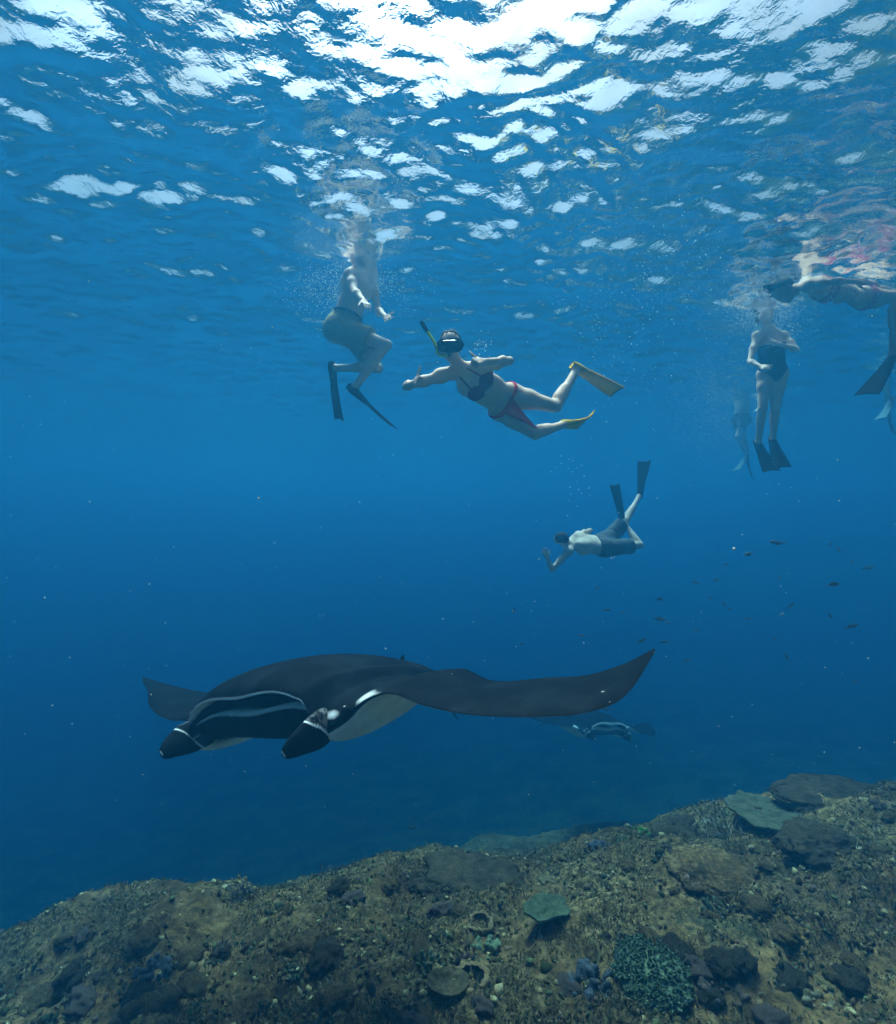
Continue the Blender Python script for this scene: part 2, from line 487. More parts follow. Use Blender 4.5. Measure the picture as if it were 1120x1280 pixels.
def build_body(J, female=False, S=1.0, hands=('relaxed', 'relaxed')):
    """J: joints as world points: head, face(dir), crown(dir), neck, shl, shr, ell, elr, wrl, wrr, hipl, hipr, knl, knr, anl, anr, toel, toer (dirs), pal/par (palm dirs), thl/thr (thumb dirs)"""
    B = Body(); s = S
    hipc = (J['hipl'] + J['hipr']) / 2; shc = (J['shl'] + J['shr']) / 2
    Lv = unit(unit(J['shl'] - J['shr']) + unit(J['hipl'] - J['hipr']))
    U = unit(J['neck'] - hipc); Lv = unit(Lv - U * (Lv @ U)); Fv = np.cross(Lv, U)
    B.front, B.left, B.up, B.hipc, B.shc = Fv, Lv, U, hipc, shc
    w = hipc + (shc - hipc) * 0.42 + Fv * 0.006 * s; ch = hipc + (shc - hipc) * 0.74
    hl, hr, sl, sr = J['hipl'], J['hipr'], J['shl'], J['shr']
    sw = np.linalg.norm(sl - sr)
    if female:
        B.cap(hipc + Lv * 0.055 * s, hipc - Lv * 0.055 * s, 0.112 * s, None, 0.03, (Fv, 0.86))
        B.cap(w + Lv * 0.035 * s, w - Lv * 0.035 * s, 0.088 * s, None, 0.07, (Fv, 0.80))
        B.cap(hipc + U * 0.07 * s, w, 0.112 * s, 0.100 * s, 0.06, (Fv, 0.70))
        B.cap(w, ch, 0.105 * s, 0.128 * s, 0.05, (Fv, 0.70))
        B.cap(ch + Lv * 0.04 * s, ch - Lv * 0.04 * s, 0.105 * s, None, 0.04, (Fv, 0.84))
        for q in (1, -1):
            B.ell(ch + Lv * 0.068 * s * q + Fv * 0.082 * s - U * 0.03 * s, (Lv, Fv, U), (0.056 * s, 0.048 * s, 0.056 * s), 0.03)
    else:
        B.cap(hipc + Lv * 0.05 * s, hipc - Lv * 0.05 * s, 0.112 * s, None, 0.03, (Fv, 0.88))
        B.cap(hipc + U * 0.06 * s, w, 0.145 * s, 0.145 * s, 0.05, (Fv, 0.74))
        B.cap(w, ch, 0.146 * s, 0.160 * s, 0.05, (Fv, 0.70))
        B.cap(ch + Lv * 0.07 * s, ch - Lv * 0.07 * s, 0.108 * s, None, 0.04, (Fv, 0.92))
        for q in (1, -1):
            B.ell(ch + Lv * 0.075 * s * q + Fv * 0.078 * s + U * 0.01 * s, (Lv, Fv, U), (0.075 * s, 0.035 * s, 0.058 * s), 0.04)
            B.ell(ch + Lv * 0.085 * s * q - Fv * 0.085 * s + U * 0.03 * s, (Lv, Fv, U), (0.06 * s, 0.03 * s, 0.085 * s), 0.04)
    for hp, q in ((hl, 1), (hr, -1)):
        B.ell(hp - Fv * 0.062 * s - U * 0.015 * s - Lv * 0.012 * q * s, (Lv, Fv, U), (0.080 * s, 0.066 * s, 0.088 * s), 0.04)
    a = (0.90 if female else 1.0) * s
    B.cap(sl - Lv * 0.01 * s, sr + Lv * 0.01 * s, 0.050 * a, None, 0.05)
    B.cap(J['neck'] + U * 0.015 * s, sl, 0.045 * a, 0.034 * a, 0.05); B.cap(J['neck'] + U * 0.015 * s, sr, 0.045 * a, 0.034 * a, 0.05)
    # arms
    for sh, el, wr, pd, td, pose in ((sl, J['ell'], J['wrl'], J['pal'], J['thl'], hands[0]), (sr, J['elr'], J['wrr'], J['par'], J['thr'], hands[1])):
        B.ball(sh, 0.056 * a, 0.035)
        B.cap(sh, el, 0.048 * a, 0.034 * a, 0.03)
        m = sh + (el - sh) * 0.5
        B.ball(m, 0.047 * a, 0.03)
        B.cap(el, wr, 0.035 * a, 0.025 * a, 0.008)
        B.ball(el + (wr - el) * 0.28, 0.040 * a, 0.03)
        hd = unit(wr - el) if not isinstance(J.get('hd'), dict) else J['hd'].get(pose, unit(wr - el))
        add_hand(B, wr, hd, pd, td, 0.97 * s if not female else 0.93 * s, pose)
    # legs
    tf = 1.0 if not female else 0.98
    for hp, kn, an, td in ((hl, J['knl'], J['anl'], J['toel']), (hr, J['knr'], J['anr'], J['toer'])):
        B.cap(hp, kn, 0.092 * s * tf, 0.051 * s * tf, 0.045)
        B.ball(hp + (kn - hp) * 0.38, 0.080 * s * tf, 0.04)
        B.cap(kn, an, 0.048 * s * tf, 0.034 * s * tf, 0.01)
        back = unit(np.cross(np.cross(kn - hp, an - kn), an - kn) + 1e-9)
        if back @ unit(hp - kn) < 0: back = -back
        B.cap(kn + (an - kn) * 0.22 + back * 0.022 * s, kn + (an - kn) * 0.45 + back * 0.014 * s, 0.046 * s * tf, 0.040 * s * tf, 0.035)
        t = unit(td)
        B.ball(an - t * 0.03 * s + unit(an - kn) * 0.03 * s, 0.034 * s, 0.025)
        B.cap(an + unit(an - kn) * 0.03 * s, an + unit(an - kn) * 0.035 * s + t * 0.135 * s, 0.034 * s, 0.018 * s, 0.02)
    # neck and head
    H = J['head']; fd = unit(J['face']); cr = unit(J['crown'] - fd * (J['crown'] @ fd)); sd_ = np.cross(cr, fd)
    B.hd = (H, fd, cr, sd_)
    B.cap(J['neck'] - U * 0.01 * s, H - cr * 0.045 * s - fd * 0.012 * s, 0.052 * a, 0.050 * a, 0.03)
    B.ell(H + cr * 0.028 * s - fd * 0.012 * s, (sd_, fd, cr), (0.074 * s, 0.094 * s, 0.086 * s), 0.02)
    B.ell(H - cr * 0.03 * s + fd * 0.018 * s, (sd_, fd, cr), (0.060 * s, 0.066 * s, 0.076 * s), 0.03)
    B.ell(H - cr * 0.088 * s + fd * 0.048 * s, (sd_, fd, cr), (0.028 * s, 0.024 * s, 0.020 * s), 0.03)      # chin
    B.cap(H + cr * 0.005 * s + fd * 0.084 * s, H - cr * 0.03 * s + fd * 0.098 * s, 0.008 * s, 0.0125 * s, 0.012)  # nose
    B.cap(H - cr * 0.057 * s + fd * 0.078 * s + sd_ * 0.014 * s, H - cr * 0.057 * s + fd * 0.078 * s - sd_ * 0.014 * s, 0.0075 * s, None, 0.005)  # lips
    for q in (1, -1):
        B.ell(H + sd_ * 0.074 * s * q - cr * 0.012 * s - fd * 0.012 * s, (sd_, fd, cr), (0.010 * s, 0.018 * s, 0.030 * s), 0.006)
        B.ell(H + sd_ * 0.031 * s * q + cr * 0.006 * s + fd * 0.072 * s, (sd_, fd, cr), (0.014 * s, 0.009 * s, 0.008 * s), 0.006)
    return B

def hair_mesh(B, h, mat, root, origin, S=1.0, extra=()):
    """cap of hair over the skull, open at the face"""
    H, fd, cr, sd_ = B.hd
    Hb = Body(); s = S
    Hb.ell(H + cr * 0.034 * s - fd * 0.020 * s, (sd_, fd, cr), (0.082 * s, 0.098 * s, 0.090 * s), 0.02)
    Hb.ell(H - cr * 0.03 * s - fd * 0.045 * s, (sd_, fd, cr), (0.076 * s, 0.058 * s, 0.080 * s), 0.03)
    for e in extra: Hb.cap(*e)
    f = Hb.grid(h)
    x, y, z = Hb.coords()
    u = (x - H[0]) * fd[0] + (y - H[1]) * fd[1] + (z - H[2]) * fd[2]
    w = (x - H[0]) * cr[0] + (y - H[1]) * cr[1] + (z - H[2]) * cr[2]
    cut = (u - 0.025 * s) * 0.75 - (w - 0.078 * s) * 0.65          # keep behind a slanted hairline
    f = np.maximum(f, cut)
    wob = 0.014 * noise3(x / 0.03 + 0 * f, y / 0.03 + 0 * f, z / 0.09 + 0 * f)
    return field_mesh('hair', (f + wob).astype(np.float32), Hb, mat, root, origin, 1)

def shorts_mesh(B, J, h, mat, root, origin, S=1.0, leg=0.52, waist=0.14, loose=0.022, name='shorts'):
    Q = Body(); Fv, Lv, U, hipc = B.front, B.left, B.up, B.hipc; s = S
    Q.cap(hipc + Lv * 0.055 * s, hipc - Lv * 0.055 * s, (0.117 + loose) * s, None, 0.04, (Fv, 0.92))
    Q.cap(hipc, hipc + U * 0.17 * s, (0.142 + loose * 0.6) * s, (0.147 + loose * 0.4) * s, 0.05, (Fv, 0.80))
    for hp, kn, q in ((J['hipl'], J['knl'], 1), (J['hipr'], J['knr'], -1)):
        Q.ell(hp - Fv * 0.065 * s - U * 0.015 * s, (Lv, Fv, U), ((0.085 + loose) * s, (0.072 + loose) * s, (0.092 + loose) * s), 0.05)
        Q.cap(hp, hp + (kn - hp) * (leg + 0.18), (0.094 + loose) * s, (0.082 + loose * 1.3) * s, 0.04)
    f = Q.grid(h)
    x, y, z = Q.coords()
    d = lambda p, n: (x - p[0]) * n[0] + (y - p[1]) * n[1] + (z - p[2]) * n[2]
    f = np.maximum(f, d(hipc + U * waist * s, U))
    X, Y, Z = x + 0 * f, y + 0 * f, z + 0 * f
    f = f + 0.010 * noise3(X / 0.05, Y / 0.05, Z / 0.16) + 0.006 * noise3(X / 0.022 + 9, Y / 0.06, Z / 0.03)
    # cut each leg at its hem
    dl = None
    cuts = []
    for hp, kn in ((J['hipl'], J['knl']), (J['hipr'], J['knr'])):
        n = unit(kn - hp); e = hp + (kn - hp) * leg
        cuts.append((d(e, n), d(hp, n)))
    nl = np.sqrt((X - (J['hipl'] + (J['knl'] - J['hipl']) * .75)[0]) ** 2 + (Y - (J['hipl'] + (J['knl'] - J['hipl']) * .75)[1]) ** 2 + (Z - (J['hipl'] + (J['knl'] - J['hipl']) * .75)[2]) ** 2)
    nr = np.sqrt((X - (J['hipr'] + (J['knr'] - J['hipr']) * .75)[0]) ** 2 + (Y - (J['hipr'] + (J['knr'] - J['hipr']) * .75)[1]) ** 2 + (Z - (J['hipr'] + (J['knr'] - J['hipr']) * .75)[2]) ** 2)
    cut = np.where(nl < nr, cuts[0][0], cuts[1][0])
    f = np.maximum(f, cut)
    return field_mesh(name, f.astype(np.float32), Q, mat, root, origin, 1)

def swim_fin(ankle, shin, toe, mat, rail_mat, root, origin, L=0.58, W=0.19, bend=0.25, S=1.0):
    """foot pocket with open heel flowing into a flared blade with two side rails; shin = knee to ankle direction, toe = heel to toe direction"""
    t = unit(toe); up = -unit(shin); up = unit(up - t * (up @ t)); sd_ = np.cross(t, up)
    base = ankle + unit(shin) * 0.032 * S - t * 0.062 * S
    n, m = 40, 16
    rows = []; line = []
    p = base.copy(); dirv = t.copy(); step = L * S / (n - 1)
    for i in range(n):
        f = i / (n - 1)
        if i:
            dirv = rot_about(dirv, sd_, R(90) * bend * (step / (L * S)) * max(0, min(1, (f - 0.35) * 4)))
            p = p + dirv * step
        u2 = unit(np.cross(sd_, dirv)); u2 = u2 if u2 @ up > 0 or True else u2
        u2 = np.cross(sd_, dirv)
        if i == 0 and u2 @ up < 0: sgn = -1
        elif i == 0: sgn = 1
        u2 = u2 * sgn
        if f < 0.40:
            g = f / 0.40
            wd = (0.036 + 0.016 * math.sin(min(1, g * 1.1) * math.pi * 0.6)) * S; th = (0.049 - 0.027 * g) * S * (0.62 + 0.38 * min(1, g * 5))
        else:
            g = (f - 0.40) / 0.60
            wd = (0.052 + (W / 2 - 0.052) * (g ** 0.8)) * S; th = (0.018 - 0.0135 * min(1, g * 2.2)) * S
        line.append((p.copy(), u2.copy(), wd, th))
        for j in range(m):
            a = 2 * math.pi * j / m
            ca, sa = math.cos(a), math.sin(a)
            e = 0.75 if f > 0.4 else 1.0
            x = math.copysign(abs(ca) ** e, ca) * wd; z = math.copysign(abs(sa) ** e, sa) * th
            tipcut = 0.0
            if f > 0.9: tipcut = -0.03 * S * (1 - (ca) ** 2) * (f - 0.9) / 0.1     # shallow notch in the tip
            rows.append(p + sd_ * x + u2 * z + dirv * tipcut)
    v = np.array(rows); F = grid_faces(n, m, wrap_v=True)
    c0 = v[:m].mean(0); c1 = v[-m:].mean(0)
    fl = [tuple(q) for q in F.tolist()]
    k = len(v); v = np.vstack([v, c0, c1])
    fl += [(k, (j + 1) % m, j) for j in range(m)] + [(k + 1, (n - 1) * m + j, (n - 1) * m + (j + 1) % m) for j in range(m)]
    fin = mesh_obj('swim_fin', v - origin, fl, mat, root)
    for q in (1, -1):
        rr = []
        for i in range(12, n):
            p, u2, wd, th = line[i]
            g = (i - 12) / (n - 13)
            r = (0.011 * (1 - g) + 0.005) * S
            for j in range(6):
                a = 2 * math.pi * j / 6
                rr.append(p + sd_ * q * (wd - 0.004) + (sd_ * math.cos(a) * 0.7 + u2 * math.sin(a)) * r)
        v2 = np.array(rr); nn = n - 12
        fl2 = [tuple(x) for x in grid_faces(nn, 6, wrap_v=True).tolist()] + [tuple(range(6))[::-1], tuple((nn - 1) * 6 + j for j in range(6))]
        o = mesh_obj('side_rail', v2 - origin, fl2, rail_mat, fin)
    return fin

def tube(name, pts, radii, mat, parent, origin, m=10):
    pts = [np.asarray(p, float) for p in pts]
    v = []; n = len(pts)
    ref = V3(0.31, 0.2, 0.93)
    for i, p in enumerate(pts):
        d = unit(pts[min(i + 1, n - 1)] - pts[max(i - 1, 0)])
        a = unit(np.cross(d, ref)); b = np.cross(d, a)
        for j in range(m):
            t = 2 * math.pi * j / m
            v.append(p + (a * math.cos(t) + b * math.sin(t)) * radii[i])
    fl = [tuple(q) for q in grid_faces(n, m, wrap_v=True).tolist()] + [tuple(range(m))[::-1], tuple((n - 1) * m + j for j in range(m))]
    return mesh_obj(name, np.array(v) - origin, fl, mat, parent)
# ------------------------------------------------------------------ manta rays
def smooth01(a, b, x):
    t = np.clip((np.asarray(x, float) - a) / (b - a), 0, 1); return t * t * (3 - 2 * t)

def interp(x, xs, ys):
    """monotone-ish smooth interpolation (Catmull-Rom on table)"""
    xs = np.asarray(xs, float); ys = np.asarray(ys, float); x = np.clip(x, xs[0], xs[-1])
    m = np.gradient(ys, xs); i = np.clip(np.searchsorted(xs, x) - 1, 0, len(xs) - 2)
    h = xs[i + 1] - xs[i]; t = (x - xs[i]) / h
    return ((2 * t**3 - 3 * t**2 + 1) * ys[i] + (t**3 - 2 * t**2 + t) * h * m[i] + (-2 * t**3 + 3 * t**2) * ys[i + 1] + (t**3 - t**2) * h * m[i + 1])

mm_, nt, bs = new_mat('manta_skin')
at_ = N(nt, 'ShaderNodeAttribute', attribute_name='pigment')
nf = noise_fac(nt, 5.0, 5, 0.65, dist=0.3); nf2 = noise_fac(nt, 38.0, 4, 0.7)
dark = mixc(nt, nf2, (0.002, 0.003, 0.005), (0.005, 0.007, 0.010))
dark = mixc(nt, ramp(nt, nf, [(0.46, (0, 0, 0)), (0.70, (0.6, 0.6, 0.6))]), dark, (0.015, 0.022, 0.028))
white = mixc(nt, ramp(nt, nf, [(0.40, (0, 0, 0)), (0.75, (0.8, 0.8, 0.8))]), (0.88, 0.90, 0.90), (0.50, 0.54, 0.54))
sep = nt.nodes.new('ShaderNodeMath'); sep.operation = 'ADD'
nzm = nt.nodes.new('ShaderNodeMath'); nzm.operation = 'MULTIPLY_ADD'; nzm.inputs[1].default_value = 0.35; nzm.inputs[2].default_value = -0.175
nt.links.new(noise_fac(nt, 30.0, 4, 0.7), nzm.inputs[0])
nt.links.new(at_.outputs['Fac'], sep.inputs[0]); nt.links.new(nzm.outputs[0], sep.inputs[1])
wf = ramp(nt, sep.outputs[0], [(0.30, (0, 0, 0)), (0.72, (1, 1, 1))])
nt.links.new(mixc(nt, wf, dark, white), bs.inputs['Base Color'])
bs.inputs['Roughness'].default_value = 0.75; bs.inputs['Specular IOR Level'].default_value = 0.02
bump(nt, bs, nf2, 0.12, 0.004)
MANTA_SKIN = mm_
eye_m, nt, bs = new_mat('manta_eye'); bs.inputs['Base Color'].default_value = (0.008, 0.008, 0.010, 1); bs.inputs['Roughness'].default_value = 0.15

def manta_body_arrays(rw=1.0):
    u = np.linspace(-1, 1, 261)
    s = np.sign(u) * (0.62 * np.abs(u) + 0.38 * np.abs(u) ** 2.4)
    A = np.abs(s)
    HW = 0.245                                                       # half width of the mouth
    # planform (x forward)
    lead = interp(A, [0, .14, .20, .235, .262, .285, .315, .36, .48, .62, .76, .88, .96, 1.0], [.275, .272, .268, .262, .250, .222, .185, .165, .145, .132, .110, .062, -.01, -.115])
    lead = np.where(s < 0, interp(A, [0, .36, .48, .62, .76, .88, .96, 1.0], [.275, .168, .155, .100, .010, -.100, -.152, -.181]) * (A > .36) + lead * (A <= .36), lead)
    trail = interp(A, [0, .06, .13, .22, .35, .50, .65, .80, .92, 1.0], [-.55, -.52, -.44, -.345, -.27, -.215, -.185, -.165, -.150, -.135])
    trail = np.where(s < 0, trail - 0.048 * smooth01(.6, 1, A), trail)
    hs, hz = [0, .20, .240, .262, .285, .33, .39], [0.0, .002, -.010, -.042, -.040, -.012, .000]
    zc = interp(A, hs + [.5, .7, .85, .95, 1.0], hz + [-.040, -.060, -.064, -.040, -.008])
    zc = np.where(s < 0, interp(A, hs + [.5, .7, .85, .95, 1.0], hz + [.006, .036, .086, .128, .152]), zc)
    up = 0.045 * np.exp(-((A - .272) / .040) ** 2) + 0.112 * np.exp(-(A / 0.235) ** 2) + 0.019 * np.clip(1 - A, 0, 1) ** 0.6 + 0.002
    dn = 0.112 * np.exp(-(A / 0.285) ** 4) + 0.020 * np.clip(1 - A, 0, 1) ** 0.6 + 0.002
    mo = 1 - smooth01(HW - 0.022, HW + 0.004, A)                     # 1 inside the mouth
    tw = np.where(s > 0, -0.050 * np.exp(-((A - .45) / .13) ** 2) + 0.10 * smooth01(0.50, 0.78, A) + 0.22 * smooth01(.75, 1, A), 0.03 * smooth01(0.35, 0.8, A))       # wash-out of the wings
    arch = np.sqrt(np.clip(1 - (A / HW) ** 2.6, 0, 1))
    nU, nC, nL = 60, 11, 56
    t_up = np.linspace(1, 0, nU) ** 1.95; t_lo = np.linspace(0, 1, nL) ** 2.0
    P = np.zeros((len(s), nU + nC + nL, 3)); W = np.zeros(P.shape[:2])
    for i in range(len(s)):
        x0, x1, a = lead[i], trail[i], A[i]
        c = x0 - x1
        m = mo[i]
        body = math.exp(-(a / 0.24) ** 2)
        # upper skin
        shp = (1 - t_up) ** 0.9 * (t_up ** (0.52)) * 1.95
        lipz = m * (0.010 + 0.046 * arch[i])
        fr_ = (1 - t_up) ** 2.2
        P[i, :nU, 0] = x0 - t_up * c
        P[i, :nU, 2] = zc[i] + up[i] * shp + lipz * fr_ - 0.02 * body * t_up ** 2
        # lower skin: chin drops behind the lower lip
        set_back = m * 0.035
        xl = x0 - set_back
        shl_ = (1 - t_lo) ** 0.9 * (t_lo ** (0.42)) * 1.80
        lowz = m * (0.002 + 0.012 * arch[i])
        P[i, nU + nC:, 0] = xl - t_lo * (xl - x1)
        P[i, nU + nC:, 2] = zc[i] - dn[i] * shl_ + lowz * (1 - t_lo) ** 6 - 0.02 * body * t_lo ** 2
        # mouth cavity between the lips
        q = np.linspace(0, 1, nC + 2)[1:-1]
        depth = m * 0.16 * arch[i]
        za, zb = P[i, nU - 1, 2], P[i, nU + nC, 2]
        xa, xb = P[i, nU - 1, 0], P[i, nU + nC, 0]
        P[i, nU:nU + nC, 0] = xa + (xb - xa) * q - depth * np.sin(q * math.pi) ** 0.6 + (1 - m) * 0.004 * np.sin(q * math.pi)
        P[i, nU:nU + nC, 2] = za + (zb - za) * q + m * 0.02 * np.sin(q * math.pi) * np.cos(q * math.pi)
        P[i, :, 1] = s[i] * (1.0 if s[i] > 0 else 1 + 0.24 * float(smooth01(.45, 1, a)))
        P[i, :, 2] -= tw[i] * (P[i, :, 0] - (0.35 * x0 + 0.65 * x1))
        # round the very edge of the wing
        # pigment ------------------------------------------------------
        W[i, :nU] = 0
        rim = np.exp(-(t_up / (0.0012 * rw * rw)) ** 2) * m
        W[i, :nU] = np.maximum(W[i, :nU], np.maximum(1.15 * rim, 0.27 * m * np.exp(-(t_up / 0.03) ** 2)))
        # pale shoulder bars on the back
        xx = P[i, :nU, 0]
        W[i, :nU] = np.maximum(W[i, :nU], 0.30 * np.exp(-((xx - 0.07 + 0.25 * (a - 0.25)) / 0.035) ** 2) * math.exp(-((a - 0.33) / 0.09) ** 2))
        W[i, :nU] = np.maximum(W[i, :nU], 1.0 * np.exp(-(t_up / (0.03 + 0.10 * math.exp(-((a - .330) / .028) ** 2))) ** 2) * (0.15 + 0.75 * math.exp(-((a - .335) / .045) ** 2)) * math.exp(-((a - 0.375) / 0.070) ** 4))
        W[i, nU:nU + nC] = 0.02
        W[i, nU] = 0.6 * m
        W[i, nU + nC - 1] = 0.30 * m
        xx = P[i, nU + nC:, 0]
        white = (1 - smooth01(0.46, 0.66, a)) * smooth01(x1 + 0.03 + 0.10 * a, x1 + 0.13 + 0.15 * a, xx)
        chin = smooth01(0.06, 0.15, xx) * (1 - smooth01(0.22, 0.27, a))
        wl = white * (1 - 0.85 * chin)
        edge = smooth01(0.0, 0.015, t_lo) if a > 0.22 else np.ones(nL)
        W[i, nU + nC:] = np.maximum(wl * edge, 0.12 * (1 - smooth01(0.5, 0.9, a)))
        W[i, nU + nC:] = np.maximum(W[i, nU + nC:], 0.9 * m * np.exp(-(t_lo / (0.0005 * rw * rw)) ** 2))
    # cheek flash beside the eye
    for sg in (1, -1):
        c = np.array([0.222, sg * 0.287, -0.014])
        d = P - c
        W = np.maximum(W, 1.0 * np.exp(-((d[..., 0] / 0.026) ** 2 + (d[..., 1] / 0.022) ** 2 + (d[..., 2] / 0.014) ** 2)))
        e = np.array([0.196, sg * 0.303, -0.010]); d = P - e
        W = W * (1 - 0.9 * np.exp(-((d[..., 0] / 0.022) ** 2 + (d[..., 1] / 0.03) ** 2 + (d[..., 2] / 0.03) ** 2)))
    # scars near the left wing tip
    for (x, y, r) in ((-.045, .86, .0042), (-.075, .915, .004), (-.012, .885, .003), (-.07, .845, .0028), (.03, .78, .002)):
        d = (P[:, :nU, 0] - x) ** 2 * 0.8 + (P[:, :nU, 1] - y) ** 2
        W[:, :nU] = np.maximum(W[:, :nU], 0.85 * np.exp(-d / r ** 2))
    return P, W

def lobe_arrays(sg):
    """cephalic fin: a thick paddle rooted beside the mouth, sweeping forward, down and slightly in"""
    cen = np.array([[.190, .238, -.034], [.215, .247, -.038], [.240, .252, -.042], [.262, .252, -.046], [.282, .248, -.051], [.302, .241, -.057], [.320, .232, -.064], [.333, .225, -.070], [.339, .222, -.073]])
    if sg < 0: cen[:, 2] += np.linspace(0.004, 0.018, 9); cen[:, 1] += np.linspace(0.004, 0.034, 9)
    hh = np.array([.038, .043, .045, .043, .038, .031, .024, .016, .005]); ww = np.array([.022, .023, .021, .019, .017, .015, .012, .009, .003])
    k = np.linspace(0, len(cen) - 1, 150); b = np.arange(len(cen))
    C = np.stack([np.interp(k, b, cen[:, j]) for j in range(3)], 1)
    for _ in range(3): C[1:-1] = (C[:-2] + 2 * C[1:-1] + C[2:]) / 4
    hh = np.interp(k, b, hh); ww = np.interp(k, b, ww)
    m = 44; P = np.zeros((len(k), m, 3)); W = np.zeros((len(k), m))
    for i in range(len(k)):
        d = unit(C[min(i + 1, len(k) - 1)] - C[max(i - 1, 0)])
        up = unit(V3(0, 0, 1) - d * d[2]); sd_ = np.cross(up, d)
        tw = R(18) * (k[i] / 8)
        up2 = up * math.cos(tw) + sd_ * math.sin(tw); sd2 = np.cross(up2, d)
        a = np.arange(m) * 2 * math.pi / m
        P[i] = C[i] + np.outer(np.cos(a) * hh[i], up2) + np.outer(np.sin(a) * ww[i], sd2)
        kk = k[i] - 1.35 * np.cos(a)
        W[i] = 1.15 * np.exp(-((kk - 2.45) / 0.13) ** 2)
        W[i] = np.maximum(W[i], 0.9 * np.exp(-((k[i] - 7.6) / 0.30) ** 2) * (np.cos(a) > -0.4))
        W[i] = np.maximum(W[i], 0.34 * (kk < 2.3) * (np.sin(a) > -0.3))
    if sg < 0: P[..., 1] *= -1; P = P[:, ::-1]; W = W[:, ::-1]
    return P, W

def ring_mesh(name, P, W, mat, parent, scale, flip=False):
    n, m = P.shape[:2]
    v = P.reshape(-1, 3) * scale; w = W.ravel()
    v = np.vstack([v, P[0].mean(0) * scale, P[-1].mean(0) * scale]); w = np.concatenate([w, [W[0].mean(), W[-1].mean()]])
    fl = [tuple(q) for q in grid_faces(n, m, wrap_v=True).tolist()]; k = n * m
    fl += [(k, (j + 1) % m, j) for j in range(m)] + [(k + 1, (n - 1) * m + j, (n - 1) * m + (j + 1) % m) for j in range(m)]
    if flip: fl = [f[::-1] for f in fl]
    return mesh_obj(name, v, fl, mat, parent, cols={'pigment': w})

def make_manta(loc, yaw, roll, pitch, half_span, label, rw=1.0):
    root = empty('manta_ray', loc)
    h = V3(-math.sin(R(yaw)), -math.cos(R(yaw)), 0); l = V3(math.cos(R(yaw)), -math.sin(R(yaw)), 0); u = V3(0, 0, 1)
    # pitch up about l, then roll left side up about h
    h2 = h * math.cos(R(pitch)) + u * math.sin(R(pitch)); u2 = np.cross(h2, l)
    l2 = l * math.cos(R(roll)) + u2 * math.sin(R(roll)); u3 = np.cross(h2, l2)
    root.rotation_euler = Matrix(((h2[0], l2[0], u3[0]), (h2[1], l2[1], u3[1]), (h2[2], l2[2], u3[2]))).to_euler()
    tag(root, label, 'manta ray', 'manta rays')
    P, W = manta_body_arrays(rw)
    b = ring_mesh('body', P, W, MANTA_SKIN, root, half_span)
    for sg in (1, -1):
        P2, W2 = lobe_arrays(sg)
        ring_mesh('cephalic_fin', P2, W2, MANTA_SKIN, root, half_span)
        e = Body(); c = V3(.198, sg * .300, -.010)
        e.ell(c, (V3(1, 0, 0), V3(0, 1, 0), V3(0, 0, 1)), (.0125, .010, .0105), 0)
        e.prims = [(t, a * half_span, x, r * half_span, y, k, fl) for t, a, x, r, y, k, fl in e.prims]
        body_mesh('eye', e, 0.006, eye_m, root)
    # dorsal fin, just ahead of the tail
    rows = []; n, m = 12, 14
    for i in range(n):
        f = i / (n - 1); ch = 0.060 * (1 - f) ** 0.7 + 0.005; th = 0.009 * (1 - f) + 0.0015
        for j in range(m):
            a = 2 * math.pi * j / m
            rows.append(((-.455 - 0.035 * f + ch * 0.5 * math.cos(a)), th * math.sin(a), .004 + 0.040 * f))
    P3 = np.array(rows).reshape(n, m, 3)
    ring_mesh('dorsal_fin', P3, np.zeros((n, m)) + 0.05, MANTA_SKIN, root, half_span)
    n, m = 40, 8; rows = []
    for i in range(n):
        f = i / (n - 1)
        r = 0.013 * (1 - f) ** 0.8 + 0.0016
        c = V3(-.50 - 0.30 * f, 0.03 * math.sin(f * 3.0), -.025 - 0.26 * f ** 0.9)
        for j in range(m):
            a = 2 * math.pi * j / m
            rows.append(c + V3(0, math.cos(a) * r, math.sin(a) * r))
    ring_mesh('tail', np.array(rows).reshape(n, m, 3), np.zeros((n, m)), MANTA_SKIN, root, half_span)
    return root

MANTA = dict(loc=(-.745, 2.86, -1.03), yaw=30, roll=15, pitch=4, half_span=1.8)
manta = make_manta(label='large black manta ray gliding close above the reef with its mouth open', **MANTA)
m2 = make_manta((0, 0, 0), 0, 0, 0, 1.8, 'faint distant manta ray with a pale mouth rim behind the wing of the large manta', rw=3.0)

def aim(o, loc, yaw, roll, pitch):
    o.location = loc
    h = V3(-math.sin(R(yaw)), -math.cos(R(yaw)), 0); l = V3(math.cos(R(yaw)), -math.sin(R(yaw)), 0); u = V3(0, 0, 1)
    h2 = h * math.cos(R(pitch)) + u * math.sin(R(pitch)); u2 = np.cross(h2, l)
    l2 = l * math.cos(R(roll)) + u2 * math.sin(R(roll)); u3 = np.cross(h2, l2)
    o.rotation_euler = Matrix(((h2[0], l2[0], u3[0]), (h2[1], l2[1], u3[1]), (h2[2], l2[2], u3[2]))).to_euler()
aim(m2, tuple(at(738, 903, 9.3)), -28, -12, 3)  # m2.location
# ------------------------------------------------------------------ people
def skin_mat(name, col, col2):
    m, nt, bs = new_mat(name)
    f = noise_fac(nt, 7.0, 4, 0.6)
    c = mixc(nt, ramp(nt, f, [(0.35, (0, 0, 0)), (0.7, (1, 1, 1))]), col, col2)
    nt.links.new(c, bs.inputs['Base Color'])
    bs.inputs['Roughness'].default_value = 0.6; bs.inputs['Specular IOR Level'].default_value = 0.2
    return m

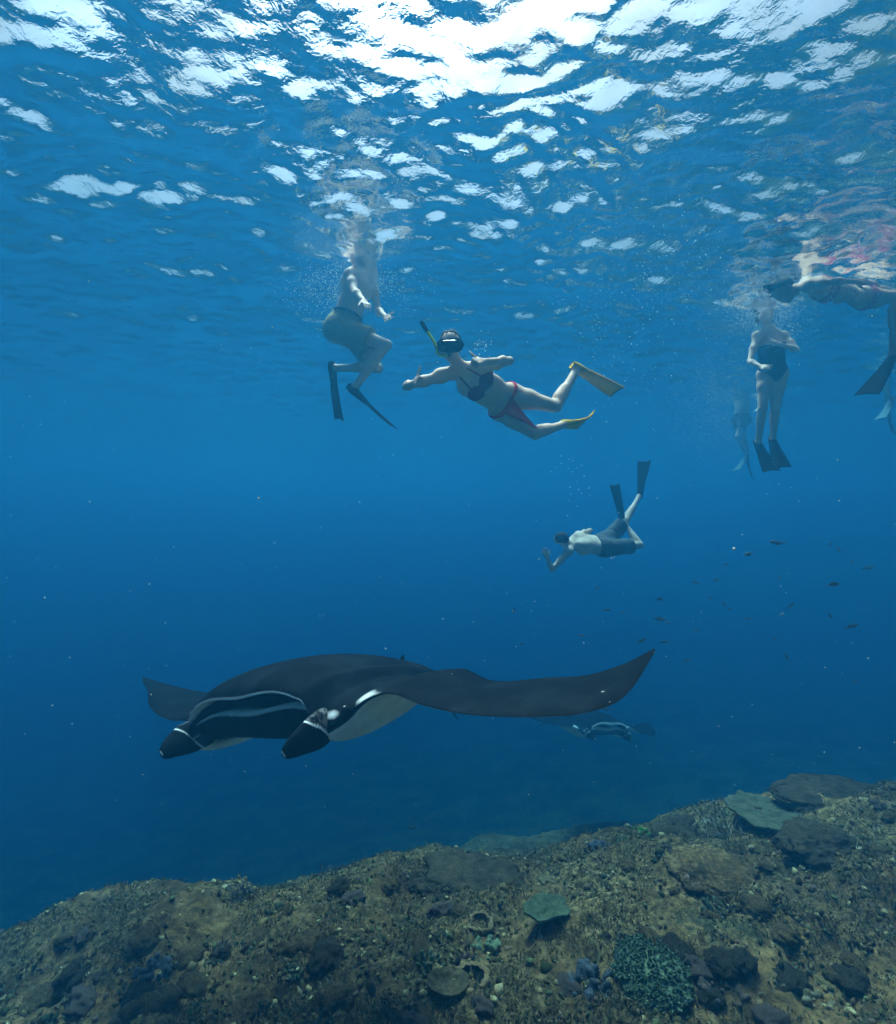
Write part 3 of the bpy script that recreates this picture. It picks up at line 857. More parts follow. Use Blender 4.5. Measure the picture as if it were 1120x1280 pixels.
def cloth_mat(name, col, scale=60.0, var=0.75):
    m, nt, bs = new_mat(name)
    f = noise_fac(nt, scale, 3, 0.6); g = noise_fac(nt, 9.0, 4, 0.6)
    c = mixc(nt, g, tuple(x * var for x in col), tuple(min(1, x * 1.15) for x in col))
    nt.links.new(c, bs.inputs['Base Color'])
    bs.inputs['Roughness'].default_value = 0.85; bs.inputs['Specular IOR Level'].default_value = 0.15
    bump(nt, bs, f, 0.25, 0.003)
    return m

def rubber_mat(name, col, rough=0.5):
    m, nt, bs = new_mat(name)
    g = noise_fac(nt, 14.0, 4, 0.6)
    nt.links.new(mixc(nt, g, tuple(x * 0.75 for x in col), tuple(min(1, x * 1.2) for x in col)), bs.inputs['Base Color'])
    bs.inputs['Roughness'].default_value = max(rough, 0.75); bs.inputs['Specular IOR Level'].default_value = 0.0
    return m

SKIN_FAIR = skin_mat('skin_fair', (0.80, 0.58, 0.45), (0.72, 0.49, 0.36))
SKIN_PALE = skin_mat('skin_pale', (0.78, 0.60, 0.48), (0.70, 0.50, 0.39))
SKIN_TAN = skin_mat('skin_tan', (0.46, 0.29, 0.19), (0.38, 0.23, 0.15))
HAIR_DARK = cloth_mat('dark_hair', (0.030, 0.020, 0.014), 90.0)
KHAKI = cloth_mat('khaki_cloth', (0.38, 0.37, 0.23))
GREY_CLOTH = cloth_mat('slate_cloth', (0.085, 0.095, 0.105))
MAROON = cloth_mat('dark_red_cloth', (0.24, 0.010, 0.016))
RED = cloth_mat('red_cloth', (0.72, 0.012, 0.018))
NAVY = cloth_mat('black_swim_cloth', (0.018, 0.020, 0.030))
PINK = cloth_mat('pink_cloth', (0.34, 0.06, 0.09))
YELLOW_FIN = rubber_mat('yellow_rubber', (0.80, 0.50, 0.03)); ORANGE_RAIL = rubber_mat('orange_rubber', (0.75, 0.40, 0.02))
BLACK_FIN = rubber_mat('black_rubber', (0.020, 0.021, 0.024)); BLACK_RAIL = rubber_mat('black_rail_rubber', (0.012, 0.012, 0.014))
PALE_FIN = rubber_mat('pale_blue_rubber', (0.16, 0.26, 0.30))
LIME = rubber_mat('lime_plastic', (0.50, 0.72, 0.05), 0.35)
GLASS, nt, bs = new_mat('mask_glass'); bs.inputs['Base Color'].default_value = (0.006, 0.007, 0.009, 1); bs.inputs['Roughness'].default_value = 0.12; bs.inputs['Specular IOR Level'].default_value = 0.25

def limb(a, b, c):
    """keeps a joint chain honest: returns b moved so both segments keep their mean proportion (identity when already fine)"""
    return b

def person(label, J, h, skin, hair=None, female=False, S=1.0, hands=('relaxed', 'relaxed'), hair_extra=(), origin=None):
    B = build_body(J, female, S, hands)
    org = B.hipc.copy() if origin is None else origin
    root = empty('person', tuple(org))
    tag(root, label, 'person')
    body_mesh('body', B, h, skin, root, org, 2)
    if hair: hair_mesh(B, h, hair, root, org, S, hair_extra)
    return root, B, org

def garment(B, name, region, mat, root, org, off=0.006):
    x, y, z = B.coords()
    X, Y, Z = x + 0 * B.f, y + 0 * B.f, z + 0 * B.f
    f = np.maximum(B.f - off, region(X, Y, Z)).astype(np.float32)
    return field_mesh(name, f, B, mat, root, org, 1)

def lens3(J, pairs):
    for a, b in pairs: print('   ', a, b, round(float(np.linalg.norm(J[a] - J[b])), 3))

# --- snorkeller in a bikini giving two thumbs up ------------------------------
Y0 = 3.9
J = dict(
    head=at(563, 433, 3.70), face=V3(-0.05, -0.97, -0.22), crown=V3(-0.03, -0.10, 1),
    neck=at(577, 463, 3.82), shl=at(603, 459, 3.80), shr=at(551, 470, 3.84),
    ell=at(637, 451, 3.69), wrl=at(604, 452, 3.48), elr=at(508, 483, 3.79), wrr=at(519, 478, 3.545),
    hipl=at(639, 494, 4.13), hipr=at(627, 512, 4.12),
    knl=at(695, 508, 4.02), anl=at(720, 463, 4.22), knr=at(669, 542, 4.02), anr=at(704, 531, 4.34),
    toel=V3(0.75, 0.25, -0.35), toer=V3(0.62, 0.55, 0.10),
    pal=V3(-0.25, 0.80, -0.55), thl=V3(-0.15, 0.0, 1), par=V3(0.9, 0.2, -0.2), thr=V3(0.0, 0.05, 1),
    hd={'thumb': None})
J.pop('hd')
WS = 0.97
rootw, Bw, org = person('woman in a red bikini with diving mask and yellow fins giving two thumbs up', J, 0.0062, SKIN_FAIR, None, True, WS, ('thumb', 'thumb'))
H, fd, cr, sd_ = Bw.hd
hair_mesh(Bw, 0.0062, HAIR_DARK, rootw, org, WS, [(H - fd * 0.07 - cr * 0.02, H - fd * 0.065 - cr * 0.10 - sd_ * 0.045, 0.035, 0.040, 0.02), (H - fd * 0.06 - cr * 0.10 - sd_ * 0.045, H - fd * 0.05 - cr * 0.15 - sd_ * 0.05, 0.036, 0.014, 0.02)])
# mask
Q = Body()
mc = H + cr * 0.002 + fd * 0.098
Q.cap(mc + sd_ * 0.044, mc - sd_ * 0.044, 0.038, None, 0.01)
Q.cap(mc + sd_ * 0.045 - fd * 0.035, mc - sd_ * 0.045 - fd * 0.035, 0.050, None, 0.02)
Q.ell(mc - cr * 0.032 + fd * 0.004, (sd_, fd, cr), (0.030, 0.032, 0.030), 0.02)
msk = body_mesh('diving_mask', Q, 0.005, BLACK_RAIL, rootw, org)
Q = Body()
Q.cap(mc + sd_ * 0.038 + fd * 0.018, mc - sd_ * 0.038 + fd * 0.018, 0.031, None, 0.0, (fd, 0.72))
body_mesh('mask_lens', Q, 0.004, GLASS, msk, org)
pts = []
for i in range(25):
    a = R(-10 + 200 * i / 24)
    pts.append(H + cr * (0.004 + 0.012 * math.sin(a)) + sd_ * 0.094 * math.cos(a) + fd * (0.05 - 0.155 * max(0, math.sin(a))))
tube('mask_strap', pts, [0.009] * 25, BLACK_RAIL, msk, org, 8)
# snorkel beside the right temple
s0 = H - sd_ * 0.012 - cr * 0.060 + fd * 0.095
pts = [s0, s0 - sd_ * 0.045 - cr * 0.012 - fd * 0.01, s0 - sd_ * 0.085 + cr * 0.015 - fd * 0.035, at(547, 436, 3.62), at(541, 425, 3.63), at(534, 414, 3.65)]
pts = [np.asarray(p) for p in pts]
P2 = []
for i in range(len(pts) - 1):
    for t in np.linspace(0, 1, 6)[:-1]: P2.append(pts[i] * (1 - t) + pts[i + 1] * t)
P2.append(pts[-1])
for _ in range(4): P2[1:-1] = [(P2[i - 1] + 2 * P2[i] + P2[i + 1]) / 4 for i in range(1, len(P2) - 1)]
snk = tube('snorkel', P2, [0.011] * len(P2), LIME, rootw, org)
tube('snorkel_top', [at(534.5, 415, 3.65), at(531, 409.5, 3.655), at(527.5, 404, 3.66), at(526, 402, 3.66)], [0.0135, 0.016, 0.015, 0.010], BLACK_RAIL, snk, org)
tube('snorkel_keeper', [at(549, 431, 3.64), at(542, 430, 3.64)], [0.014, 0.012], BLACK_RAIL, snk, org)
tube('mouthpiece', [s0 - fd * 0.022, s0 + fd * 0.002], [0.016, 0.018], BLACK_RAIL, snk, org)
# bikini
Fv, Lv, U, hipc = Bw.front, Bw.left, Bw.up, Bw.hipc
ch = hipc + (Bw.shc - hipc) * 0.74
def reg_top(X, Y, Z):
    d = None
    for q in (1, -1):
        c = ch + Lv * 0.066 * q + Fv * 0.10 - U * 0.036
        e = np.sqrt(((X - c[0]) ** 2 + (Y - c[1]) ** 2 + (Z - c[2]) ** 2)) - 0.072
        d = e if d is None else np.minimum(d, e)
    u = (X - ch[0]) * U[0] + (Y - ch[1]) * U[1] + (Z - ch[2]) * U[2]
    d = np.minimum(d, np.abs(u + 0.078) - 0.008)                      # band round the ribs
    for q in (1, -1):                                                # neck strings
        a = ch + Lv * 0.066 * q + Fv * 0.125 + U * 0.01; b = J['neck'] + Lv * 0.035 * q + U * 0.02
        ab = b - a; t = np.clip(((X - a[0]) * ab[0] + (Y - a[1]) * ab[1] + (Z - a[2]) * ab[2]) / (ab @ ab), 0, 1)
        l = (X - a[0] - t * ab[0]) * Lv[0] + (Y - a[1] - t * ab[1]) * Lv[1] + (Z - a[2] - t * ab[2]) * Lv[2]
        uu = np.abs(((X - a[0]) * U[0] + (Y - a[1]) * U[1] + (Z - a[2]) * U[2]) - 0.06) - 0.08
        fr_ = -((X - hipc[0]) * Fv[0] + (Y - hipc[1]) * Fv[1] + (Z - hipc[2]) * Fv[2]) - 0.0
        d = np.minimum(d, np.maximum(np.maximum(np.abs(l) - 0.0055, uu), fr_))
    lat = np.abs((X - ch[0]) * Lv[0] + (Y - ch[1]) * Lv[1] + (Z - ch[2]) * Lv[2]) - 0.16
    return np.maximum(d, lat)
garment(Bw, 'bikini_top', reg_top, MAROON, rootw, org)
def reg_bot(X, Y, Z):
    l = np.abs((X - hipc[0]) * Lv[0] + (Y - hipc[1]) * Lv[1] + (Z - hipc[2]) * Lv[2])
    u = (X - hipc[0]) * U[0] + (Y - hipc[1]) * U[1] + (Z - hipc[2]) * U[2]
    top = u - 0.062
    low = (0.036 - 0.20 * np.clip(1 - l / 0.068, 0, 1) ** 1.2) - u
    return np.maximum(top, low)
garment(Bw, 'bikini_bottom', reg_bot, RED, rootw, org)
swim_fin(J['anl'], unit(J['anl'] - J['knl']), J['toel'], YELLOW_FIN, ORANGE_RAIL, rootw, org, L=0.52, W=0.19, bend=-0.05, S=0.95)
swim_fin(J['anr'], unit(J['anr'] - J['knr']), J['toer'], YELLOW_FIN, ORANGE_RAIL, rootw, org, L=0.54, W=0.19, bend=-0.75, S=0.95)

# --- man in khaki shorts treading water, head above the surface -----------------
J = dict(
    head=at(452, 311, 4.86), face=V3(0.85, -0.45, 0.0), crown=V3(0.05, 0, 1),
    neck=at(448, 331, 4.90), shl=at(464, 343, 5.04), shr=at(438, 344, 4.76),
    elr=at(443, 364, 4.58), wrr=at(455, 377, 4.40), ell=at(472, 388, 5.02), wrl=at(482, 396, 4.78),
    hipl=at(434, 409, 5.03), hipr=at(424, 411, 4.86),
    knr=at(483, 431, 4.74), anr=at(444, 484, 4.80), knl=at(472, 460, 4.95), anl=at(419, 460, 5.06),
    toer=V3(0.70, -0.10, -0.68), toel=V3(0.10, 0.05, -0.99),
    pal=V3(0.2, -0.9, -0.3), thl=V3(0.1, -0.2, 1), par=V3(0.1, -0.2, -1), thr=V3(-0.4, -1, 0.3))
rootm, Bm, org = person('bare-chested man in khaki shorts treading water with his head above the surface', J, 0.0068, SKIN_PALE, HAIR_DARK, False, 1.0, ('spread', 'relaxed'))
sh_ = shorts_mesh(Bm, J, 0.0075, KHAKI, rootm, org, 1.0, leg=0.66)
def reg_waist(X, Y, Z):
    u = (X - Bm.hipc[0]) * Bm.up[0] + (Y - Bm.hipc[1]) * Bm.up[1] + (Z - Bm.hipc[2]) * Bm.up[2]
    rr = np.sqrt(np.maximum(0, (X - Bm.hipc[0]) ** 2 + (Y - Bm.hipc[1]) ** 2 + (Z - Bm.hipc[2]) ** 2 - u * u))
    return np.maximum(np.abs(u - 0.132) - 0.014, rr - 0.19)
garment(Bm, 'waistband', reg_waist, GREY_CLOTH, sh_, org, 0.022)
swim_fin(J['anr'], unit(J['anr'] - J['knr']), J['toer'], BLACK_FIN, BLACK_RAIL, rootm, org, L=0.60, W=0.19, bend=0.10)
swim_fin(J['anl'], unit(J['anl'] - J['knl']), J['toel'], BLACK_FIN, BLACK_RAIL, rootm, org, L=0.58, W=0.19, bend=0.10)

# --- freediver swimming away under the surface ---------------------------------
J = dict(
    head=at(701, 674, 6.98), face=V3(-0.72, 0.55, -0.35), crown=V3(-0.55, -0.55, 0.25),
    neck=at(709, 680, 7.06), shl=at(711, 689, 6.97), shr=at(723, 669, 7.28),
    ell=at(690, 712, 6.92), wrl=at(684, 697, 6.82), elr=at(738, 663, 7.46), wrr=at(724, 672, 7.66),
    hipl=at(753, 686, 7.10), hipr=at(757, 676, 7.27),
    knl=at(800, 681, 7.15), anl=at(780, 654, 7.38), knr=at(783, 650, 7.42), anr=at(799, 620, 7.68),
    toel=V3(-0.18, 0.1, 1), toer=V3(0.18, 0.15, 1),
    pal=V3(0.2, 0.8, -0.2), thl=V3(0.8, 0.2, 0.2), par=V3(0, 0.2, -1), thr=V3(-1, 0, 0))
rootd, Bd, org = person('bare-backed freediver in slate grey shorts swimming away in mid water', J, 0.0085, SKIN_PALE, HAIR_DARK, False, 0.98)
shorts_mesh(Bd, J, 0.009, GREY_CLOTH, rootd, org, 0.98, leg=0.80, waist=0.12)
swim_fin(J['anl'], unit(J['anl'] - J['knl']), J['toel'], BLACK_FIN, BLACK_RAIL, rootd, org, L=0.62, W=0.19, bend=-0.05)
swim_fin(J['anr'], unit(J['anr'] - J['knr']), J['toer'], BLACK_FIN, BLACK_RAIL, rootd, org, L=0.60, W=0.22, bend=-0.05)

# --- upright snorkeller in a dark swimsuit ---------------------------------------
J = dict(
    head=at(958, 394, 5.95), face=V3(-0.15, -0.95, -0.1), crown=V3(0, -0.05, 1),
    neck=at(962, 411, 6.02), shl=at(980, 420, 6.00), shr=at(946, 420, 6.04),
    ell=at(996, 437, 5.86), wrl=at(972, 430, 5.70), elr=at(937, 452, 5.92), wrr=at(951, 458, 5.72),
    hipl=at(974, 468, 6.08), hipr=at(957, 468, 6.10),
    knl=at(969, 511, 6.02), anl=at(966, 548, 6.22), knr=at(953, 511, 6.04), anr=at(948, 552, 6.20),
    toel=V3(-0.10, -0.55, -0.8), toer=V3(0.05, -0.5, -0.8),
    pal=V3(-0.2, 0.9, -0.3), thl=V3(0, 0, 1), par=V3(0.2, 0.9, 0.2), thr=V3(0, 0, 1))
hu = J['head']
rootu, Bu, org = person('upright snorkeller in a black swimsuit with folded arms below the floating swimmer', J, 0.0085, SKIN_FAIR, HAIR_DARK, True, 0.98, hair_extra=[(hu + V3(0.03, 0.08, 0.02), hu + V3(0.05, 0.10, -0.16), 0.05, 0.03, 0.04), (hu + V3(-0.03, 0.07, 0.02), hu + V3(-0.07, 0.09, -0.14), 0.05, 0.025, 0.04)])
Lq, Uq, hq = Bu.left, Bu.up, Bu.hipc; shq = Bu.shc
def reg_suit(X, Y, Z):
    l = np.abs((X - hq[0]) * Lq[0] + (Y - hq[1]) * Lq[1] + (Z - hq[2]) * Lq[2])
    u = (X - hq[0]) * Uq[0] + (Y - hq[1]) * Uq[1] + (Z - hq[2]) * Uq[2]
    top = u - (float((shq - hq) @ Uq) - 0.10)
    low = (0.05 - 0.15 * np.clip(1 - l / 0.14, 0, 1)) - u
    arm = None
    for a, b in ((J['ell'], J['wrl']), (J['elr'], J['wrr']), (J['shl'], J['ell']), (J['shr'], J['elr'])):
        ab = b - a; t = np.clip(((X - a[0]) * ab[0] + (Y - a[1]) * ab[1] + (Z - a[2]) * ab[2]) / (ab @ ab), 0, 1.4)
        e = np.sqrt((X - a[0] - t * ab[0]) ** 2 + (Y - a[1] - t * ab[1]) ** 2 + (Z - a[2] - t * ab[2]) ** 2)
        arm = e if arm is None else np.minimum(arm, e)
    return np.maximum(np.maximum(np.maximum(top, low), l - 0.155), 0.060 - arm)
garment(Bu, 'swimsuit', reg_suit, NAVY, rootu, org, 0.009)
swim_fin(J['anl'], unit(J['anl'] - J['knl']), J['toel'], BLACK_FIN, BLACK_RAIL, rootu, org, L=0.50, W=0.20, bend=0.05)
swim_fin(J['anr'], unit(J['anr'] - J['knr']), J['toer'], BLACK_FIN, BLACK_RAIL, rootu, org, L=0.48, W=0.20, bend=0.05)

# --- swimmer floating face down at the surface, right edge -------------------------
J = dict(
    head=at(979, 365, 4.93), face=V3(-0.40, -0.15, -0.9), crown=V3(-1, -0.05, 0.35),
    neck=at(995, 362, 4.96), shl=at(1012, 357, 4.80), shr=at(1008, 352, 5.14),
    ell=at(1040, 352, 4.66), wrl=at(1068, 352, 4.60), elr=at(1020, 372, 5.32), wrr=at(1042, 375, 5.42),
    hipl=at(1080, 375, 4.94), hipr=at(1078, 366, 5.10),
    knl=at(1122, 370, 4.78), anl=at(1116, 443, 4.88), knr=at(1135, 372, 5.12), anr=at(1185, 378, 5.20),
    toel=V3(-0.60, -0.15, -0.75), toer=V3(0.95, 0.1, -0.15),
    pal=V3(0.0, 0.9, -0.3), thl=V3(0, 0.2, -1), par=V3(0, -0.2, -1), thr=V3(0, -1, 0))
rootf, Bf, org = person('tanned swimmer floating face down at the surface with one finned leg hanging', J, 0.0072, SKIN_TAN, HAIR_DARK, True, 1.0, hair_extra=[(J['head'] + V3(-.02, 0, .07), J['head'] + V3(-.16, .02, .06), 0.05, 0.02, 0.04), (J['head'] + V3(.02, 0, .08), J['head'] + V3(-.10, .09, .10), 0.05, 0.015, 0.04)])
Lf, Uf, Ff, hf_ = Bf.left, Bf.up, Bf.front, Bf.hipc
def reg_bot2(X, Y, Z):
    l = np.abs((X - hf_[0]) * Lf[0] + (Y - hf_[1]) * Lf[1] + (Z - hf_[2]) * Lf[2])
    u = (X - hf_[0]) * Uf[0] + (Y - hf_[1]) * Uf[1] + (Z - hf_[2]) * Uf[2]
    return np.maximum(u - 0.08, (0.03 - 0.15 * np.clip(1 - l / 0.13, 0, 1)) - u)
garment(Bf, 'bikini_bottom', reg_bot2, PINK, rootf, org)
ch2 = hf_ + (Bf.shc - hf_) * 0.74
def reg_band(X, Y, Z):
    u = (X - ch2[0]) * Uf[0] + (Y - ch2[1]) * Uf[1] + (Z - ch2[2]) * Uf[2]
    l = np.abs((X - ch2[0]) * Lf[0] + (Y - ch2[1]) * Lf[1] + (Z - ch2[2]) * Lf[2])
    return np.maximum(np.abs(u + 0.035) - 0.055, l - 0.15)
garment(Bf, 'bikini_top', reg_band, PINK, rootf, org)
swim_fin(J['anl'], unit(J['anl'] - J['knl']), J['toel'], BLACK_FIN, BLACK_RAIL, rootf, org, L=0.56, W=0.21, bend=0.12)
swim_fin(J['anr'], unit(J['anr'] - J['knr']), J['toer'], BLACK_FIN, BLACK_RAIL, rootf, org, L=0.56, W=0.20, bend=0.0)

# --- two far swimmers lost in the haze ---------------------------------------------
def upright(Y, px, y0, lean, S=1.0):
    o = at(px, y0, Y)
    q = lambda x, y, z: o + V3(x, y, z) * S
    return dict(head=q(lean * 1.2, 0, 0.75), face=V3(-0.8, 0.5, 0), crown=V3(0, 0, 1), neck=q(lean, 0, 0.58),
        shl=q(lean + 0.08, -0.16, 0.50), shr=q(lean - 0.08, 0.16, 0.50), ell=q(lean + 0.2, -0.3, 0.30), wrl=q(lean + 0.05, -0.45, 0.16),
        elr=q(lean - 0.3, 0.22, 0.34), wrr=q(lean - 0.5, 0.2, 0.42), hipl=q(0.04, -0.08, 0), hipr=q(-0.04, 0.08, 0),
        knl=q(-0.16, -0.14, -0.40), anl=q(0.06, -0.1, -0.78), knr=q(0.14, 0.08, -0.41), anr=q(0.25, 0.18, -0.82),
        toel=V3(-0.6, -0.3, -0.7), toer=V3(0.3, 0.2, -0.9), pal=V3(0, 0, -1), thl=V3(0, 1, 0), par=V3(0, 0, -1), thr=V3(0, -1, 0))
J = upright(9.0, 1103, 445, -0.05)
r6, B6, org = person('hazy pale swimmer partly hidden behind the hanging finned leg', J, 0.010, SKIN_PALE, HAIR_DARK, False, 1.0)
shorts_mesh(B6, J, 0.011, GREY_CLOTH, r6, org)
swim_fin(J['anl'], unit(J['anl'] - J['knl']), J['toel'], PALE_FIN, PALE_FIN, r6, org); swim_fin(J['anr'], unit(J['anr'] - J['knr']), J['toer'], PALE_FIN, PALE_FIN, r6, org)
J = upright(11.5, 926, 525, 0.06)
r7, B7, org = person('distant swimmer fading into the blue behind the upright snorkeller', J, 0.011, SKIN_PALE, HAIR_DARK, False, 1.0)
shorts_mesh(B7, J, 0.012, NAVY, r7, org)
swim_fin(J['anl'], unit(J['anl'] - J['knl']), J['toel'], PALE_FIN, PALE_FIN, r7, org); swim_fin(J['anr'], unit(J['anr'] - J['knr']), J['toer'], BLACK_FIN, BLACK_RAIL, r7, org)
# ------------------------------------------------------------------ reef life
def on_reef(px, py):
    """point of the reef seen at a photo pixel"""
    Ys = np.linspace(1.5, 14, 2600)
    x = (px - 560) / FPX * Ys; z = (640 - py) / FPX * Ys
    hit = np.nonzero(z < reef_height(x, Ys))[0]
    i = hit[0] if len(hit) else len(Ys) - 1
    return V3(x[i], Ys[i], z[i])

def reef_normal(x, y, e=0.12):
    zx = (reef_base(x + e, y) - reef_base(x - e, y)) / (2 * e); zy = (reef_base(x, y + e) - reef_base(x, y - e)) / (2 * e)
    return unit(V3(-float(zx), -float(zy), 1))

def coral_mat(name, c1, c2, scale=18.0, b=0.5):
    m, nt, bs = new_mat(name)
    f = noise_fac(nt, scale, 4, 0.65); g = noise_fac(nt, scale * 4.5, 3, 0.6)
    c = mixc(nt, ramp(nt, f, [(0.32, (0, 0, 0)), (0.68, (1, 1, 1))]), c1, c2)
    c = mixc(nt, 0.6, c, ramp(nt, g, [(0.3, (0.35, 0.35, 0.35)), (0.65, (1.2, 1.2, 1.2))]), 'MULTIPLY')
    nt.links.new(c, bs.inputs['Base Color'])
    bs.inputs['Roughness'].default_value = 0.95; bs.inputs['Specular IOR Level'].default_value = 0.08
    bump(nt, bs, noise_fac(nt, scale * 3.0, 6, 0.75), min(1.0, b * 1.6), 0.025)
    return m

C_TEAL = coral_mat('teal_green_coral', (0.113, 0.169, 0.103), (0.257, 0.324, 0.194))
C_PLATE = coral_mat('grey_green_plate_coral', (0.057, 0.086, 0.053), (0.122, 0.148, 0.091), 14)
C_TIP = coral_mat('pale_coral', (0.320, 0.260, 0.151), (0.546, 0.454, 0.287), 30)
C_TABLE = coral_mat('grey_table_coral', (0.066, 0.075, 0.047), (0.138, 0.139, 0.097), 10)
C_DARK = coral_mat('dark_encrusted_rock', (0.032, 0.026, 0.019), (0.109, 0.078, 0.047), 9, 0.8)
C_ROCK = coral_mat('brown_encrusted_rock', (0.055, 0.043, 0.023), (0.197, 0.146, 0.080), 8, 0.9)
C_SPONGE = coral_mat('tan_sponge', (0.177, 0.108, 0.052), (0.339, 0.230, 0.123), 16)
C_BLUE = coral_mat('blue_grey_soft_coral', (0.054, 0.063, 0.084), (0.114, 0.126, 0.156), 16)
C_CREAM = coral_mat('cream_coral', (0.160, 0.126, 0.068), (0.339, 0.269, 0.159), 20)
C_GREEN = coral_mat('bright_green_algae', (0.036, 0.120, 0.030), (0.084, 0.228, 0.054), 20)
C_HOLLOW_SHADE = coral_mat('black_hollow_shade', (0.006, 0.006, 0.008), (0.016, 0.015, 0.018), 20)  # deep shade of the dark cavity, painted as near-black colour
C_PURPLE = coral_mat('dull_purple_coral', (0.080, 0.055, 0.047), (0.169, 0.118, 0.098), 14)

def set_at(root, p, n=None, spin=0.0, sink=0.0):
    n = V3(0, 0, 1) if n is None else unit(n)
    a = unit(np.cross(n, V3(0.3, 1, 0.1))); b = np.cross(n, a)
    c, s = math.cos(spin), math.sin(spin)
    a, b = a * c + b * s, b * c - a * s
    root.location = tuple(np.asarray(p) - n * sink)
    root.rotation_euler = Matrix(((a[0], b[0], n[0]), (a[1], b[1], n[1]), (a[2], b[2], n[2]))).to_euler()

def ico(sub):
    bm = bmesh.new(); bmesh.ops.create_icosphere(bm, subdivisions=sub, radius=1.0)
    v = np.array([x.co[:] for x in bm.verts]); f = [tuple(q.index for q in p.verts) for p in bm.faces]
    bm.free(); return v, f

def lump(name, rx, ry, rz, mat, parent=None, sub=4, rough=0.22, seed=0.0, lo=-0.35, fr_=1.0):
    v, f = ico(sub)
    q = v * fr_
    n = noise3(q[:, 0] * 1.3 + seed * 5.1, q[:, 1] * 1.3 + seed, q[:, 2] * 1.3 - seed * 2) * rough * 1.6
    n += noise3(q[:, 0] * 3.1 + seed, q[:, 1] * 3.1 + seed * 3, q[:, 2] * 3.1) * rough * 0.9
    n += (0.25 - np.abs(noise3(q[:, 0] * 6.5, q[:, 1] * 6.5 + seed, q[:, 2] * 6.5 + seed))) * rough * 0.7
    n += (0.22 - np.abs(noise3(q[:, 0] * 10, q[:, 1] * 10 + seed, q[:, 2] * 10))) * rough * 0.6
    n += noise3(q[:, 0] * 14, q[:, 1] * 14 + seed, q[:, 2] * 14) * rough * 0.6
    v = v * (1 + n)[:, None] * V3(rx, ry, rz)
    v[:, 2] = np.maximum(v[:, 2], lo * rz)
    return mesh_obj(name, v, f, mat, parent)

def branches(name, stems, mat, parent=None, m=6, stuff=True):
    """stems: list of (points, radii) -> one joined mesh of tapered twigs"""
    V = []; F = []; k = 0
    for pts, rad in stems:
        n = len(pts)
        for i, p in enumerate(pts):
            d = unit(np.asarray(pts[min(i + 1, n - 1)]) - np.asarray(pts[max(i - 1, 0)]))
            a = unit(np.cross(d, V3(0.37, 0.21, 0.9) if abs(d[2]) < 0.9 else V3(1, 0, 0))); b = np.cross(d, a)
            for j in range(m):
                t = 2 * math.pi * j / m
                V.append(np.asarray(p) + (a * math.cos(t) + b * math.sin(t)) * rad[i])
        F += [tuple(k + x for x in q) for q in grid_faces(n, m, wrap_v=True).tolist()]
        F.append(tuple(k + (n - 1) * m + j for j in range(m)))
        k += n * m
    o = mesh_obj(name, np.array(V), F, mat, parent)
    if stuff: o['kind'] = 'stuff'
    return o

def bushy_mound(label, p, n, r, mat, tip_mat, count=520, seed=1):
    rg = np.random.default_rng(seed)
    root = empty('branching_coral'); tag(root, label, 'coral')
    lump('coral_base', r * 0.82, r * 0.86, r * 0.40, mat, root, 3, 0.15, seed, -0.5)
    st = []
    for i in range(count):
        z = 1 - (i + 0.5) / count * 0.97; a = i * 2.39996 + rg.normal() * 0.2
        q = math.sqrt(max(0, 1 - z * z))
        d = V3(q * math.cos(a), q * math.sin(a), z)
        s = d * V3(r * 0.80, r * 0.84, r * 0.36)
        e = unit(d * V3(1, 1, 1.5) + rg.normal(size=3) * 0.34 + V3(0, 0, 0.3))
        L = r * rg.uniform(0.10, 0.19); w = r * rg.uniform(0.028, 0.042)
        pts = [s, s + e * L * 0.5, s + e * L + rg.normal(size=3) * 0.004]
        st.append((pts, [w, w * 0.95, w * 0.6]))
        for _ in range(2):
            e2 = unit(e + rg.normal(size=3) * 0.6)
            st.append(([pts[1], pts[1] + e2 * L * 0.5], [w * 0.8, w * 0.5]))
    branches('branch_tips', st, tip_mat, root)
    set_at(root, p, n, 0.4, 0.03)
    return root

def staghorn(label, p, n, r, mat, seed=2, spread=1.0, count=26, cat='coral'):
    rg = np.random.default_rng(seed)
    root = empty('staghorn_coral'); tag(root, label, cat)
    lump('coral_base', r * 0.55, r * 0.45, r * 0.16, C_DARK, root, 3, 0.3, seed, -0.6)
    st = []
    def grow(s, d, L, w, depth):
        pts = [s]; q = s
        for i in range(4):
            d = unit(d + rg.normal(size=3) * 0.16 + V3(0, 0, 0.06)); q = q + d * L / 4; pts.append(q)
        st.append((pts, list(np.linspace(w, w * 0.62, 5))))
        if depth > 0:
            for _ in range(rg.integers(2, 4)):
                i = rg.integers(1, 5)
                grow(pts[i], unit(d + rg.normal(size=3) * 0.75), L * rg.uniform(0.5, 0.75), w * 0.72, depth - 1)
    for i in range(count):
        a = rg.uniform(0, 2 * math.pi); q = rg.uniform(0, 1) ** 0.5
        s = V3(math.cos(a) * r * 0.5 * q, math.sin(a) * r * 0.42 * q, r * 0.06)
        d = unit(V3(math.cos(a) * q * spread, math.sin(a) * q * spread, 0.75))
        grow(s, d, r * rg.uniform(0.28, 0.45), r * 0.035, 2)
    branches('branch_tips', st, mat, root, 5)
    set_at(root, p, n, rg.uniform(0, 6), 0.02)
    return root

